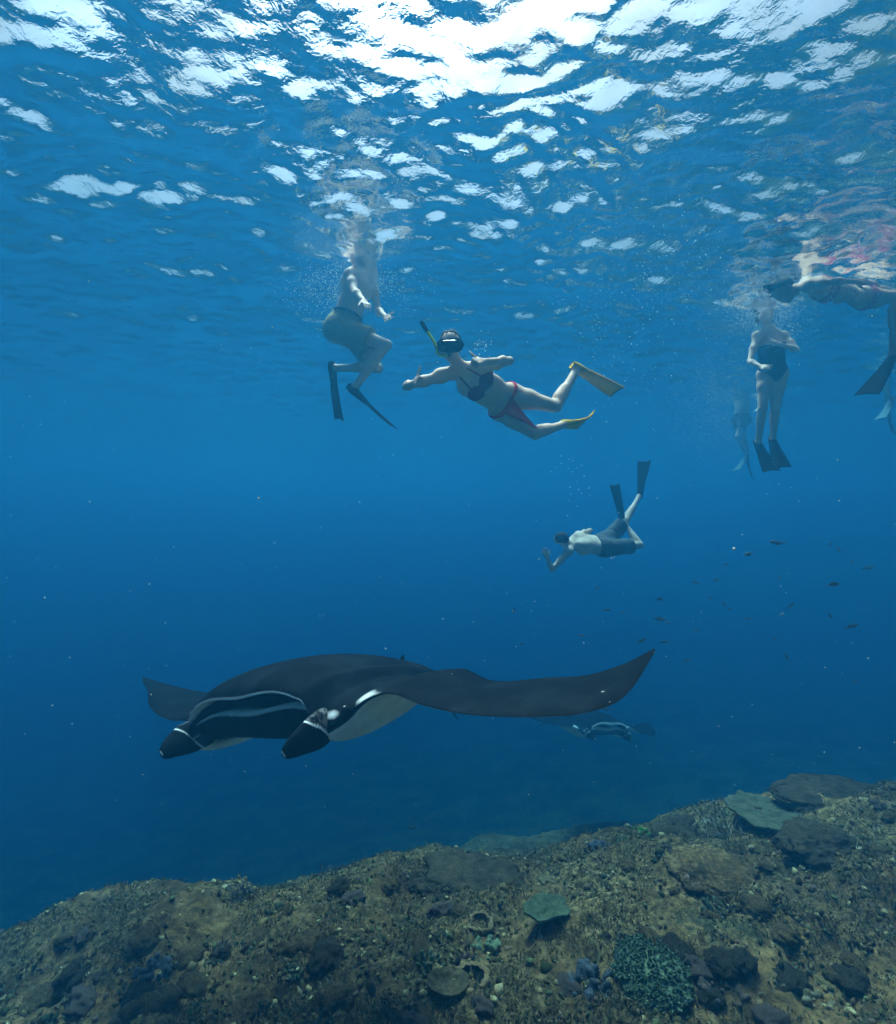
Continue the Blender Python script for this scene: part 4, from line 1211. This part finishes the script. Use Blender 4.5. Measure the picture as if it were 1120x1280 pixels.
def plate(label, p, n, rx, ry, mat, seed=3, stalk=0.12, name='plate_coral', lift=0.1):
    rg = np.random.default_rng(seed)
    root = empty(name); tag(root, label, 'coral')
    nr, na = 16, 64
    top = []; bot = []
    for i in range(nr):
        f = i / (nr - 1)
        for j in range(na):
            a = 2 * math.pi * j / na
            w = 1 + 0.24 * float(noise2(math.cos(a) * 1.1 + seed, math.sin(a) * 1.1, seed)) + 0.16 * float(noise2(math.cos(a) * 3.2, math.sin(a) * 3.2 + seed, seed)) + 0.07 * float(noise2(math.cos(a) * 9, math.sin(a) * 9 + seed, seed))
            x, y = rx * f * w * math.cos(a), ry * f * w * math.sin(a)
            zz = lift + 0.028 * f * f * w + 0.030 * float(noise2(x * 9, y * 9, seed)) + 0.016 * float(noise2(x * 28, y * 28, seed))
            top.append((x, y, zz)); bot.append((x * 0.985, y * 0.985, zz - 0.020 - 0.035 * (1 - f)))
    v = np.array(top + bot); k = nr * na
    F = [tuple(q) for q in grid_faces(nr, na, wrap_v=True).tolist()]
    F2 = [tuple(k + x for x in q[::-1]) for q in F]
    rim = [((nr - 1) * na + j, k + (nr - 1) * na + j, k + (nr - 1) * na + (j + 1) % na, (nr - 1) * na + (j + 1) % na) for j in range(na)]
    mesh_obj('plate', v, F + F2 + rim, mat, root)
    tube('stalk', [V3(0, 0, -stalk), V3(0.01, 0, 0), V3(0, 0, lift - 0.015)], [rx * 0.34, rx * 0.26, rx * 0.42], C_DARK, root, V3(0, 0, 0), 12)
    set_at(root, p, n, seed * 1.3)
    return root

def barrel(label, p, n, r, hgt, outer, inner, seed=1):
    root = empty('barrel_sponge'); tag(root, label, 'sponge')
    na = 48
    prof = [(0.80, -0.30), (0.95, 0.10), (1.06, 0.45), (1.05, 0.78), (0.97, 0.96), (0.86, 1.0), (0.74, 0.93)]
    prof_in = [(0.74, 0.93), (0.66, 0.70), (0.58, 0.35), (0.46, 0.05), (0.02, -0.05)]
    def lathe(pr, name, mat, par, amp):
        v = []
        for i, (q, z) in enumerate(pr):
            for j in range(na):
                a = 2 * math.pi * j / na
                w = 1 + amp * math.sin(a * 11 + seed) * (0.4 + 0.6 * abs(math.sin(z * 2))) + 0.42 * float(noise2(math.cos(a) * 1.5, math.sin(a) * 1.2 + z, seed)) 
                v.append((q * r * w * math.cos(a), q * r * w * math.sin(a), z * hgt + 0.05 * r * float(noise2(math.cos(a) * 2.5, math.sin(a) * 2.5, seed + 3))))
        return mesh_obj(name, np.array(v), grid_faces(len(pr), na, wrap_v=True), mat, par)
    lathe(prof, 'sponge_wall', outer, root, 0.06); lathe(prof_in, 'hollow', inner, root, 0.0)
    set_at(root, p, n, seed)
    return root

def knob_cluster(name, label, p, n, r, mat, seed=1, count=26, cat='coral', tall=1.0):
    rg = np.random.default_rng(seed); B = Body()
    for i in range(count):
        a = rg.uniform(0, 6.283); q = r * rg.uniform(0, 1) ** 0.6
        b = V3(math.cos(a) * q, math.sin(a) * q * 0.8, 0)
        d = unit(V3(math.cos(a) * q / r * 0.8, math.sin(a) * q / r * 0.8, 1) + rg.normal(size=3) * 0.2)
        L = r * rg.uniform(0.25, 0.55) * tall * (1.2 - 0.6 * q / r)
        B.cap(b - d * 0.03, b + d * L, r * rg.uniform(0.10, 0.17), r * rg.uniform(0.08, 0.13), 0.02)
    o = body_mesh(name, B, max(0.007, r * 0.045), mat)
    if label: tag(o, label, cat)
    set_at(o, p, n, seed, 0.01)
    return o

UP = V3(0, -0.15, 1)
def place(f, px, py, *a, tilt=0.5, **k):
    p = on_reef(px, py); n = unit(reef_normal(p[0], p[1]) * tilt + UP * (1 - tilt))
    return f(a[0], p, n, *a[1:], **k)

place(bushy_mound, 815, 1212, 'large rounded branching coral with teal green tips on the near reef', 0.235, C_TEAL, C_TEAL)
place(plate, 683, 1150, 'small flat grey green plate coral with a pale rim beside tan rubble', 0.150, 0.105, C_PLATE, seed=5, lift=0.07)
place(staghorn, 902, 1043, 'pale branching coral spread over a dark arch of rock near the reef rim', 0.30, C_TIP, seed=8, spread=1.3)
place(plate, 962, 1033, 'wide flat table coral leaning against the dark boulder', 0.36, 0.26, C_TABLE, seed=9, lift=0.09, name='table_coral')
o = lump('reef_boulder', 0.26, 0.19, 0.109, C_DARK, None, 5, 0.26, 3.0); tag(o, 'dark overhanging boulder to the right of the table coral', 'boulder'); set_at(o, on_reef(1022, 1058), UP, 0.5)
o = lump('reef_boulder', 0.31, 0.22, 0.060, rm, None, 5, 0.22, 5.0); tag(o, 'flat topped slab of encrusted rock below the pale branching coral', 'boulder'); set_at(o, on_reef(893, 1092), UP, 0.2)
o = lump('reef_boulder', 0.22, 0.15, 0.088, C_DARK, None, 5, 0.28, 7.0); tag(o, 'dark knobbly rock left of the pale branching coral', 'boulder'); set_at(o, on_reef(846, 1042), UP, 0.9)
o = lump('reef_boulder', 0.44, 0.26, 0.050, C_DARK, None, 5, 0.24, 11.0); tag(o, 'long low dark rock near the middle of the reef rim', 'boulder'); set_at(o, on_reef(588, 1103), UP, 0.1)
o = lump('reef_boulder', 0.47, 0.26, 0.045, C_DARK, None, 5, 0.24, 13.0); tag(o, 'long weathered rock on the far right of the reef rim', 'boulder'); set_at(o, on_reef(1040, 995), UP, 0.3)
place(barrel, 601, 1160, 'tan barrel sponge with a round open mouth above the black hollow', 0.085, 0.055, C_SPONGE, C_DARK, seed=2)
place(barrel, 590, 1226, 'tan rimmed hollow sponge with a pitch black opening', 0.100, 0.035, C_SPONGE, C_HOLLOW_SHADE, seed=4)
place(lambda l, p, n: knob_cluster('finger_coral', l, p, n, 0.085, C_TEAL, 4, 30, tall=1.5), 606, 1188, 'pale teal finger coral between the two tan sponges')
place(lambda l, p, n: knob_cluster('soft_coral', l, p, n, 0.135, C_BLUE, 6, 34), 742, 1232, 'blue grey lumpy soft coral left of the large branching coral')
place(lambda l, p, n: knob_cluster('finger_coral', l, p, n, 0.06, C_CREAM, 9, 22, tall=1.4), 685, 1103, 'small cream finger coral above the flat plate coral')
place(lambda l, p, n: knob_cluster('soft_coral', l, p, n, 0.10, C_BLUE, 12, 26, tall=0.8), 752, 1060, 'pale blue soft coral on the rim left of the dark arch')
place(lambda l, p, n: knob_cluster('green_algae', l, p, n, 0.10, C_GREEN, 15, 26, 'algae', tall=0.5), 802, 1040, 'bright green algae patch on the rim beside the dark knobbly rock')
place(lambda l, p, n: knob_cluster('green_algae', l, p, n, 0.09, C_GREEN, 17, 22, 'algae', tall=0.5), 905, 1016, 'bright green algae patch behind the pale branching coral')
place(lambda l, p, n: knob_cluster('soft_coral', l, p, n, 0.11, C_PURPLE, 19, 26), 905, 1236, 'dull purple lumpy coral right of the large branching coral')
place(plate, 560, 1240, 'brownish plate coral at the bottom left of the black hollow sponge', 0.12, 0.09, C_ROCK, seed=12, lift=0.05)
place(lambda l, p, n: knob_cluster('soft_coral', l, p, n, 0.12, C_BLUE, 22, 26), 192, 1218, 'grey blue soft coral low on the left side of the reef')
place(staghorn, 412, 1096, 'small bluish branching coral standing up from the reef rim on the left', 0.16, C_BLUE, seed=21, count=14)
place(staghorn, 300, 1118, 'low grey branching coral on the left part of the rim', 0.15, C_BLUE, seed=23, count=14)
place(lambda l, p, n: knob_cluster('finger_coral', l, p, n, 0.10, C_CREAM, 31, 30, tall=1.0), 1010, 1245, 'cream finger coral at the bottom right of the reef')

LANDMARKS = [('the large rounded branching coral', 815, 1200), ('the small flat plate coral', 683, 1145), ('the pale branching coral', 902, 1040),
    ('the wide table coral', 962, 1028), ('the dark overhanging boulder', 1022, 1050), ('the flat topped slab', 893, 1085), ('the long low rim rock', 588, 1100),
    ('the far right rim rock', 1040, 990), ('the upper tan barrel sponge', 601, 1155), ('the black hollow sponge', 590, 1222), ('the blue grey soft coral', 742, 1228),
    ('the dull purple lumpy coral', 905, 1232), ('the grey blue soft coral at lower left', 192, 1212), ('the bluish branching coral on the rim', 412, 1090),
    ('the low grey branching coral', 300, 1112), ('the cream finger coral at lower right', 1010, 1240)]
ORD = ['nearest', 'second nearest', 'third nearest', 'fourth nearest', 'fifth nearest', 'sixth nearest', 'seventh nearest', 'eighth nearest', 'ninth nearest', 'tenth nearest', 'eleventh nearest', 'twelfth nearest']
def name_each(items, noun):
    """items: (object, colour word); a label by colour, direction and order of distance from the closest landmark"""
    bins = {}
    for o, colour in items:
        x, y, z = o.location
        px, py = 560 + x / y * FPX, 640 - z / y * FPX
        lm = min(LANDMARKS, key=lambda q: (q[1] - px) ** 2 + (q[2] - py) ** 2)
        dx, dy = px - lm[1], py - lm[2]
        side = ('right of' if dx > 0 else 'left of') if abs(dx) > abs(dy) else ('in front of' if dy > 0 else 'behind')
        bins.setdefault((colour, side, lm[0]), []).append((dx * dx + dy * dy, o))
    for (colour, side, lm), v in bins.items():
        v.sort(key=lambda q: q[0])
        for k, (_, o) in enumerate(v):
            o['label'] = ('%s %s %s %s' % (colour, noun, side, lm)) if len(v) == 1 else ('%s %s %s %s %s' % (ORD[min(k, 11)], colour, noun, side, lm))

# countable smaller heads and stones scattered over the near slope
def spot(rg):
    for _ in range(50):
        px = rg.uniform(10, 1110); t = rg.uniform(0, 1) ** 0.9
        rim = 1165 - 0.19 * px
        py = rim + 18 + t * (1285 - rim - 18)
        yield on_reef(px, py)
rg = np.random.default_rng(77)
protos = []
mats = [C_ROCK, C_TEAL, C_CREAM, C_PURPLE, C_PLATE, C_SPONGE]
def scatter(kind, builders, count, label, cat, group, lo, hi, colours):
    items = []
    gen = [next(spot(rg)) for _ in range(count)]
    for i, p in enumerate(gen):
        if i < len(builders): o = builders[i]()
        else:
            src = made[i % len(builders)]
            o = src.copy(); COL.objects.link(o)
            for chl in src.children:
                c = chl.copy(); COL.objects.link(c); c.parent = o
        if i == 0: made = []
        if i < len(builders): made.append(o)
        tag(o, label, cat, group)
        n = unit(reef_normal(p[0], p[1]) * 0.6 + UP * 0.4 + rg.normal(size=3) * 0.12)
        s = rg.uniform(lo, hi)
        set_at(o, p, n, rg.uniform(0, 6.28), 0.01)
        o.scale = (s, s * rg.uniform(0.8, 1.2), s * rg.uniform(0.8, 1.25))
        items.append((o, colours[i % len(builders)]))
    name_each(items, kind)
scatter('encrusted stone', [lambda k=k: lump('reef_stone', 1.0, 0.8, 0.62, (rm, C_DARK, rm, C_PURPLE)[k], None, 4, 0.34, 20.0 + k) for k in range(4)], 70,
        'small encrusted stone lying among the rubble of the near reef', 'stone', 'small stones scattered on the reef', 0.035, 0.115, ['brown', 'dark', 'tan', 'dull purple'])
scatter('coral head', [lambda k=k: knob_cluster('coral_head', None, V3(0, 0, 0), None, 1.0, mats[k], 40 + k, 24, tall=0.9) for k in range(6)], 84,
        'small knobbly coral head growing on the near reef slope', 'coral', 'small coral heads on the reef', 0.035, 0.085, ['brown', 'teal', 'cream', 'purplish', 'grey green', 'tan'])
# ------------------------------------------------------------------ loose rubble and turf: nobody could count it
rg = np.random.default_rng(5)
n = 9000
px = rg.uniform(-120, 1240, n * 2); 
Yr = 1.9 + 4.6 * rg.uniform(0, 1, n * 2) ** 1.25
xr = (px - 560) / FPX * Yr
dens = noise2(xr * 1.7, Yr * 1.7, 41)
keep = np.nonzero(dens + rg.normal(size=n * 2) * 0.18 > -0.02)[0][:n]
xr, Yr = xr[keep], Yr[keep]; n = len(xr)
zr = reef_height(xr, Yr)
tv, tf = ico(1); tf = np.array(tf)
size = rg.uniform(0.007, 0.021, n) * (0.8 + 0.6 * (rg.uniform(0, 1, n) > 0.93))
ang = rg.uniform(0, 6.283, n); ca, sa = np.cos(ang), np.sin(ang)
V = tv[None] * (1 + rg.normal(size=(n, len(tv), 1)) * 0.28)
V = V * np.stack([size * rg.uniform(.6, 1.5, n), size * rg.uniform(.6, 1.5, n), size * rg.uniform(.5, 1.7, n)], -1)[:, None]
x = V[..., 0] * ca[:, None] - V[..., 1] * sa[:, None]; y = V[..., 0] * sa[:, None] + V[..., 1] * ca[:, None]
V = np.stack([x + xr[:, None], y + Yr[:, None], V[..., 2] + zr[:, None]], -1).reshape(-1, 3)
F = (tf[None] + len(tv) * np.arange(n)[:, None, None]).reshape(-1, 3)
pal = np.array([(.20, .16, .085), (.10, .085, .045), (.42, .36, .22), (.06, .065, .03), (.13, .15, .08), (.22, .15, .13), (.60, .55, .38), (.05, .04, .03)])
pr = np.array([.25, .22, .13, .14, .12, .07, .03, .04])
ci = pal[rg.choice(len(pal), n, p=pr)] * rg.uniform(0.55, 1.0, (n, 1)) * V3(1.1, 1.0, 0.85)
rmat, nt, bs = new_mat('rubble')
at2 = N(nt, 'ShaderNodeAttribute', attribute_name='tint')
g = noise_fac(nt, 60.0, 3, 0.7)
nt.links.new(mixc(nt, 0.7, at2.outputs['Color'], ramp(nt, g, [(0.3, (0.4, 0.4, 0.4)), (0.7, (1.3, 1.3, 1.3))]), 'MULTIPLY'), bs.inputs['Base Color'])
bs.inputs['Roughness'].default_value = 0.95; bs.inputs['Specular IOR Level'].default_value = 0.05
tag(mesh_obj('coral_rubble', V, F, rmat, None, True, {'tint': np.repeat(ci, len(tv), 0)}), kind='stuff')

# short algae turf and hydroids, a soft nap over the rock
n = 60000
Yt = 1.9 + 4.3 * rg.uniform(0, 1, n * 2) ** 1.2; xt = (rg.uniform(-60, 1180, n * 2) - 560) / FPX * Yt
keep = np.nonzero(noise2(xt * 2.4, Yt * 2.4, 51) + 0.5 * noise2(xt * 7, Yt * 7, 52) + rg.normal(size=n * 2) * 0.12 > 0.0)[0][:n]
xt, Yt = xt[keep], Yt[keep]; n = len(xt)
B0 = np.stack([xt, Yt, reef_height(xt, Yt) - 0.003], 1)
an = rg.uniform(0, 6.283, n); w = rg.uniform(0.0018, 0.0045, n)[:, None]; L = (rg.uniform(0.012, 0.034, n) * (1 + 0.8 * (rg.uniform(0, 1, n) > 0.95)))[:, None]
sv = np.stack([np.cos(an), np.sin(an), np.zeros(n)], 1); up = np.stack([rg.normal(size=n) * 0.45, rg.normal(size=n) * 0.45, np.ones(n)], 1)
md = B0 + up * L * 0.55; tp = B0 + up * L + np.stack([rg.normal(size=n), rg.normal(size=n), np.zeros(n)], 1) * L * 0.35
V = np.stack([B0 - sv * w, B0 + sv * w, md + sv * w, md - sv * w, tp], 1).reshape(-1, 3)
F = (np.array([(0, 1, 2), (0, 2, 3), (3, 2, 4)])[None] + 5 * np.arange(n)[:, None, None]).reshape(-1, 3)
pal2 = np.array([(.16, .125, .055), (.10, .10, .045), (.24, .19, .10), (.07, .085, .045), (.20, .12, .08), (.33, .28, .17)])
ct = pal2[rg.choice(6, n, p=[.28, .22, .18, .16, .10, .06])] * (0.8 + 0.5 * noise2(xt * 3, Yt * 3, 53))[:, None]
tm, nt, bs = new_mat('algae_turf')
at3 = N(nt, 'ShaderNodeAttribute', attribute_name='tint'); nt.links.new(at3.outputs['Color'], bs.inputs['Base Color'])
bs.inputs['Roughness'].default_value = 0.9; bs.inputs['Specular IOR Level'].default_value = 0.05
tag(mesh_obj('algae_turf', V, F, tm, None, True, {'tint': np.repeat(np.clip(ct, 0.01, 1), 5, 0)}), kind='stuff')

# ------------------------------------------------------------------ fish
fm, nt, bs = new_mat('dark_fish_skin')
tcn = nt.nodes.new('ShaderNodeTexCoord'); sx = nt.nodes.new('ShaderNodeSeparateXYZ'); nt.links.new(tcn.outputs['Object'], sx.inputs[0])
mp = N(nt, 'ShaderNodeMapRange'); mp.inputs['From Min'].default_value = -0.02; mp.inputs['From Max'].default_value = 0.015
nt.links.new(sx.outputs['Z'], mp.inputs['Value'])
nt.links.new(mixc(nt, mp.outputs[0], (0.10, 0.065, 0.055), (0.030, 0.026, 0.030)), bs.inputs['Base Color'])
bs.inputs['Roughness'].default_value = 0.5
fp, nt, bs = new_mat('pale_fish_skin'); nt.links.new(mixc(nt, noise_fac(nt, 30, 3), (0.45, 0.45, 0.42), (0.75, 0.75, 0.70)), bs.inputs['Base Color'])

def fish_meshes(mat, L=0.15):
    n, m = 14, 10; v = []
    for i in range(n):
        f = i / (n - 1)
        hgt = L * (0.155 * math.sin(math.pi * min(1, f * 0.98 + 0.02)) ** 0.75 * (1 - 0.45 * f) + 0.012)
        w = hgt * 0.48
        for j in range(m):
            a = 2 * math.pi * j / m
            v.append((L * (0.5 - 0.82 * f), w * math.cos(a), hgt * math.sin(a)))
    fl = [tuple(q) for q in grid_faces(n, m, wrap_v=True).tolist()] + [tuple(range(m))[::-1], tuple((n - 1) * m + j for j in range(m))]
    body = (np.array(v), fl)
    t = np.array([(-.30, .012, .02), (-.30, .012, -.02), (-.50, .004, .13), (-.43, .006, 0), (-.50, .004, -.13)]) * L
    t2 = t * V3(1, -1, 1)
    tail = (np.vstack([t, t2]), [(0, 2, 3), (0, 3, 1), (1, 3, 4), (5, 8, 7), (5, 6, 8), (6, 9, 8), (0, 5, 7, 2), (2, 7, 8, 3), (3, 8, 9, 4), (4, 9, 6, 1)])
    d = np.array([(.18, .004, .12), (-.20, .004, .07), (-.22, .002, .13), (-.05, .002, .20), (.10, .002, .19)]) * L
    d2 = d * V3(1, -1, 1)
    dors = (np.vstack([d, d2]), [(0, 1, 2, 3, 4), (9, 8, 7, 6, 5)] + [(i, (i + 1) % 5, 5 + (i + 1) % 5, 5 + i) for i in range(5)])
    return body, tail, dors

def make_fish(mat):
    b, t, d = fish_meshes(mat)
    root = mesh_obj('fish', b[0], b[1], mat)
    mesh_obj('tail_fin', t[0], t[1], mat, root, smooth=False)
    mesh_obj('dorsal_fin', d[0], d[1], mat, root, smooth=False)
    return root

FISH = [(972, 678, 18, 175), (936, 692, 17, 190), (907, 706, 9, 5), (895, 725, 11, 10), (974, 722, 9, 35), (1037, 681, 11, 30), (1066, 703, 11, 185),
        (1085, 710, 13, 10), (1041, 731, 20, 8), (888, 747, 10, 170), (905, 755, 9, -50), (988, 758, 12, 50), (935, 773, 10, 0),
        (1064, 783, 16, 25), (1037, 769, 10, -55), (871, 787, 10, 175), (983, 821, 12, -55), (968, 799, 8, 20), (642, 764, 10, 60), (758, 763, 12, 5),
        (778, 766, 10, 5), (824, 749, 13, 10), (824, 774, 15, 0), (835, 778, 10, 185), (870, 728, 12, 165), (830, 803, 12, 20), (801, 802, 13, 35),
        (858, 826, 11, 30), (728, 794, 11, 185), (652, 805, 9, 25), (746, 735, 9, 20), (1068, 852, 9, 20), (912, 762, 8, 30), (757, 886, 13, 175), (515, 1034, 13, 185)]
FL = 'small dark slender fish schooling in open water to the right of the large manta ray'
fish0 = None
rgf = np.random.default_rng(9)
def drop_fish(src, px, py, ln, ang, label, group):
    global fish0
    Yf = float(np.clip(0.145 * FPX / ln, 3.8, 8.5)) + rgf.uniform(-.2, .2)
    s = 1.0 * ln * Yf / FPX / 0.15
    if src is None: o = make_fish(fm); fish0 = o
    else:
        o = src.copy(); COL.objects.link(o)
        for chl in src.children:
            c = chl.copy(); COL.objects.link(c); c.parent = o
    o.location = tuple(at(px, py, Yf)); o.scale = (s, s, s)
    o.rotation_euler = (0, -R(ang), rgf.uniform(-0.5, 0.5))
    tag(o, label, 'fish', group)
    return o
NUM = ('highest,second highest,third highest,fourth highest,fifth highest,sixth highest,seventh highest,eighth highest,ninth highest,tenth highest,eleventh highest,twelfth highest,'
       'thirteenth highest,fourteenth highest,fifteenth highest,sixteenth highest,middle,sixteenth lowest,fifteenth lowest,fourteenth lowest,thirteenth lowest,twelfth lowest,eleventh lowest,tenth lowest,'
       'ninth lowest,eighth lowest,seventh lowest,sixth lowest,fifth lowest,fourth lowest,third lowest,second lowest,lowest').split(',')
FISH[:33] = sorted(FISH[:33], key=lambda q: q[1])
for i, (px, py, ln, an) in enumerate(FISH[:33]):
    drop_fish(fish0, px, py, ln, an, NUM[i] + ' of the small dark slender fish schooling right of the manta ray', 'school of small dark fish')
o = drop_fish(fish0, *FISH[33], 'dark fish just under the outer wing of the large manta ray', 'school of small dark fish')
o = drop_fish(fish0, *FISH[34], 'dark fish swimming alone beyond the middle of the reef rim', 'school of small dark fish')
pale0 = make_fish(fp)
for i, (px, py, ln, an, lb) in enumerate(((977, 768, 9, 20, 'small pale fish lower in the school'), (1048, 686, 10, -50, 'small pale fish high in the school on the right'), (735, 873, 8, 70, 'tiny pale fish beside the far manta ray'))):
    src = pale0
    o = src if i == 0 else src.copy()
    if i:
        COL.objects.link(o)
        for chl in src.children:
            c = chl.copy(); COL.objects.link(c); c.parent = o
    Yf = 5.2; s = ln * Yf / FPX / 0.15
    o.location = tuple(at(px, py, Yf)); o.scale = (s, s, s); o.rotation_euler = (0, -R(an), 0.3)
    tag(o, lb, 'fish')

# ------------------------------------------------------------------ drifting specks and bubbles
ov = np.array([(1, 0, 0), (-1, 0, 0), (0, 1, 0), (0, -1, 0), (0, 0, 1), (0, 0, -1)], float)
of = np.array([(0, 2, 4), (2, 1, 4), (1, 3, 4), (3, 0, 4), (2, 0, 5), (1, 2, 5), (3, 1, 5), (0, 3, 5)])
iv, if_ = ico(1); iF = np.array(if_)
def dots(name, P, r, mat, big=False):
    bv, bf = (iv, iF) if big else (ov, of)
    k = len(bv); P = np.asarray(P); r = np.asarray(r)
    V = (bv[None] * r[:, None, None] + P[:, None]).reshape(-1, 3)
    F = (bf[None] + k * np.arange(len(P))[:, None, None]).reshape(-1, 3)
    return tag(mesh_obj(name, V, F, mat), kind='stuff')
sm, nt, bs = new_mat('marine_snow'); bs.inputs['Base Color'].default_value = (0.62, 0.60, 0.55, 1); bs.inputs['Roughness'].default_value = 0.8
bm_, nt, bs = new_mat('air_bubble'); bs.inputs['Base Color'].default_value = (0.85, 0.88, 0.90, 1); bs.inputs['Roughness'].default_value = 0.25; bs.inputs['Specular IOR Level'].default_value = 0.8
k = 700
Yp = rg.uniform(1.0, 6.0, k); P = [at(rg.uniform(-40, 1160), rg.uniform(330, 1010), y) for y in Yp]
P = [p for p in P if p[2] < SURF_Z - 0.2]
dots('drifting_specks', P, rg.uniform(0.0007, 0.0021, len(P)) * (1 + (rg.uniform(0, 1, len(P)) > 0.96) * 1.2), sm)
def under(p): return p[2] < SURF_Z - 0.03
def cloud(px, py, sx_, sy_, Y, sY, k, r0, r1, big=False, swirl=0.0):
    P = []
    while len(P) < k:
        y = rg.normal(Y, sY); a = at(rg.normal(px, sx_), rg.normal(py, sy_), max(2.0, y))
        if under(a) and noise3(*[np.array([c * 4.0]) for c in a])[0] + rg.normal() * 0.12 > -0.05: P.append(a)
        elif rg.uniform() < 0.002: P.append(V3(a[0], a[1], min(a[2], SURF_Z - 0.05)))
    r = r0 + (r1 - r0) * rg.uniform(0, 1, k) ** 3
    return dots('bubbles', P, r, bm_, big)
cloud(601, 432, 8, 8, 3.65, 0.06, 26, 0.0028, 0.0065, True)          # breath of the woman
cloud(775, 400, 42, 55, 5.2, 0.7, 368, 0.0020, 0.0065, True)         # sparkling column
cloud(820, 300, 55, 40, 5.0, 0.6, 672, 0.0015, 0.0054)
cloud(440, 350, 38, 24, 4.9, 0.18, 3600, 0.0016, 0.0050)             # churn round the man
cloud(958, 385, 28, 20, 5.9, 0.20, 3200, 0.0018, 0.0052)             # churn round the upright woman
cloud(905, 500, 34, 38, 7.0, 0.5, 15000, 0.0011, 0.0026)               # milky patch
cloud(1085, 345, 34, 20, 4.9, 0.25, 1440, 0.0013, 0.0043)             # along the floating swimmer
cloud(1090, 230, 55, 60, 4.0, 0.5, 4000, 0.0009, 0.0024)
cloud(717, 600, 9, 22, 6.9, 0.1, 22, 0.0050, 0.0095, True)             # breath of the freediver
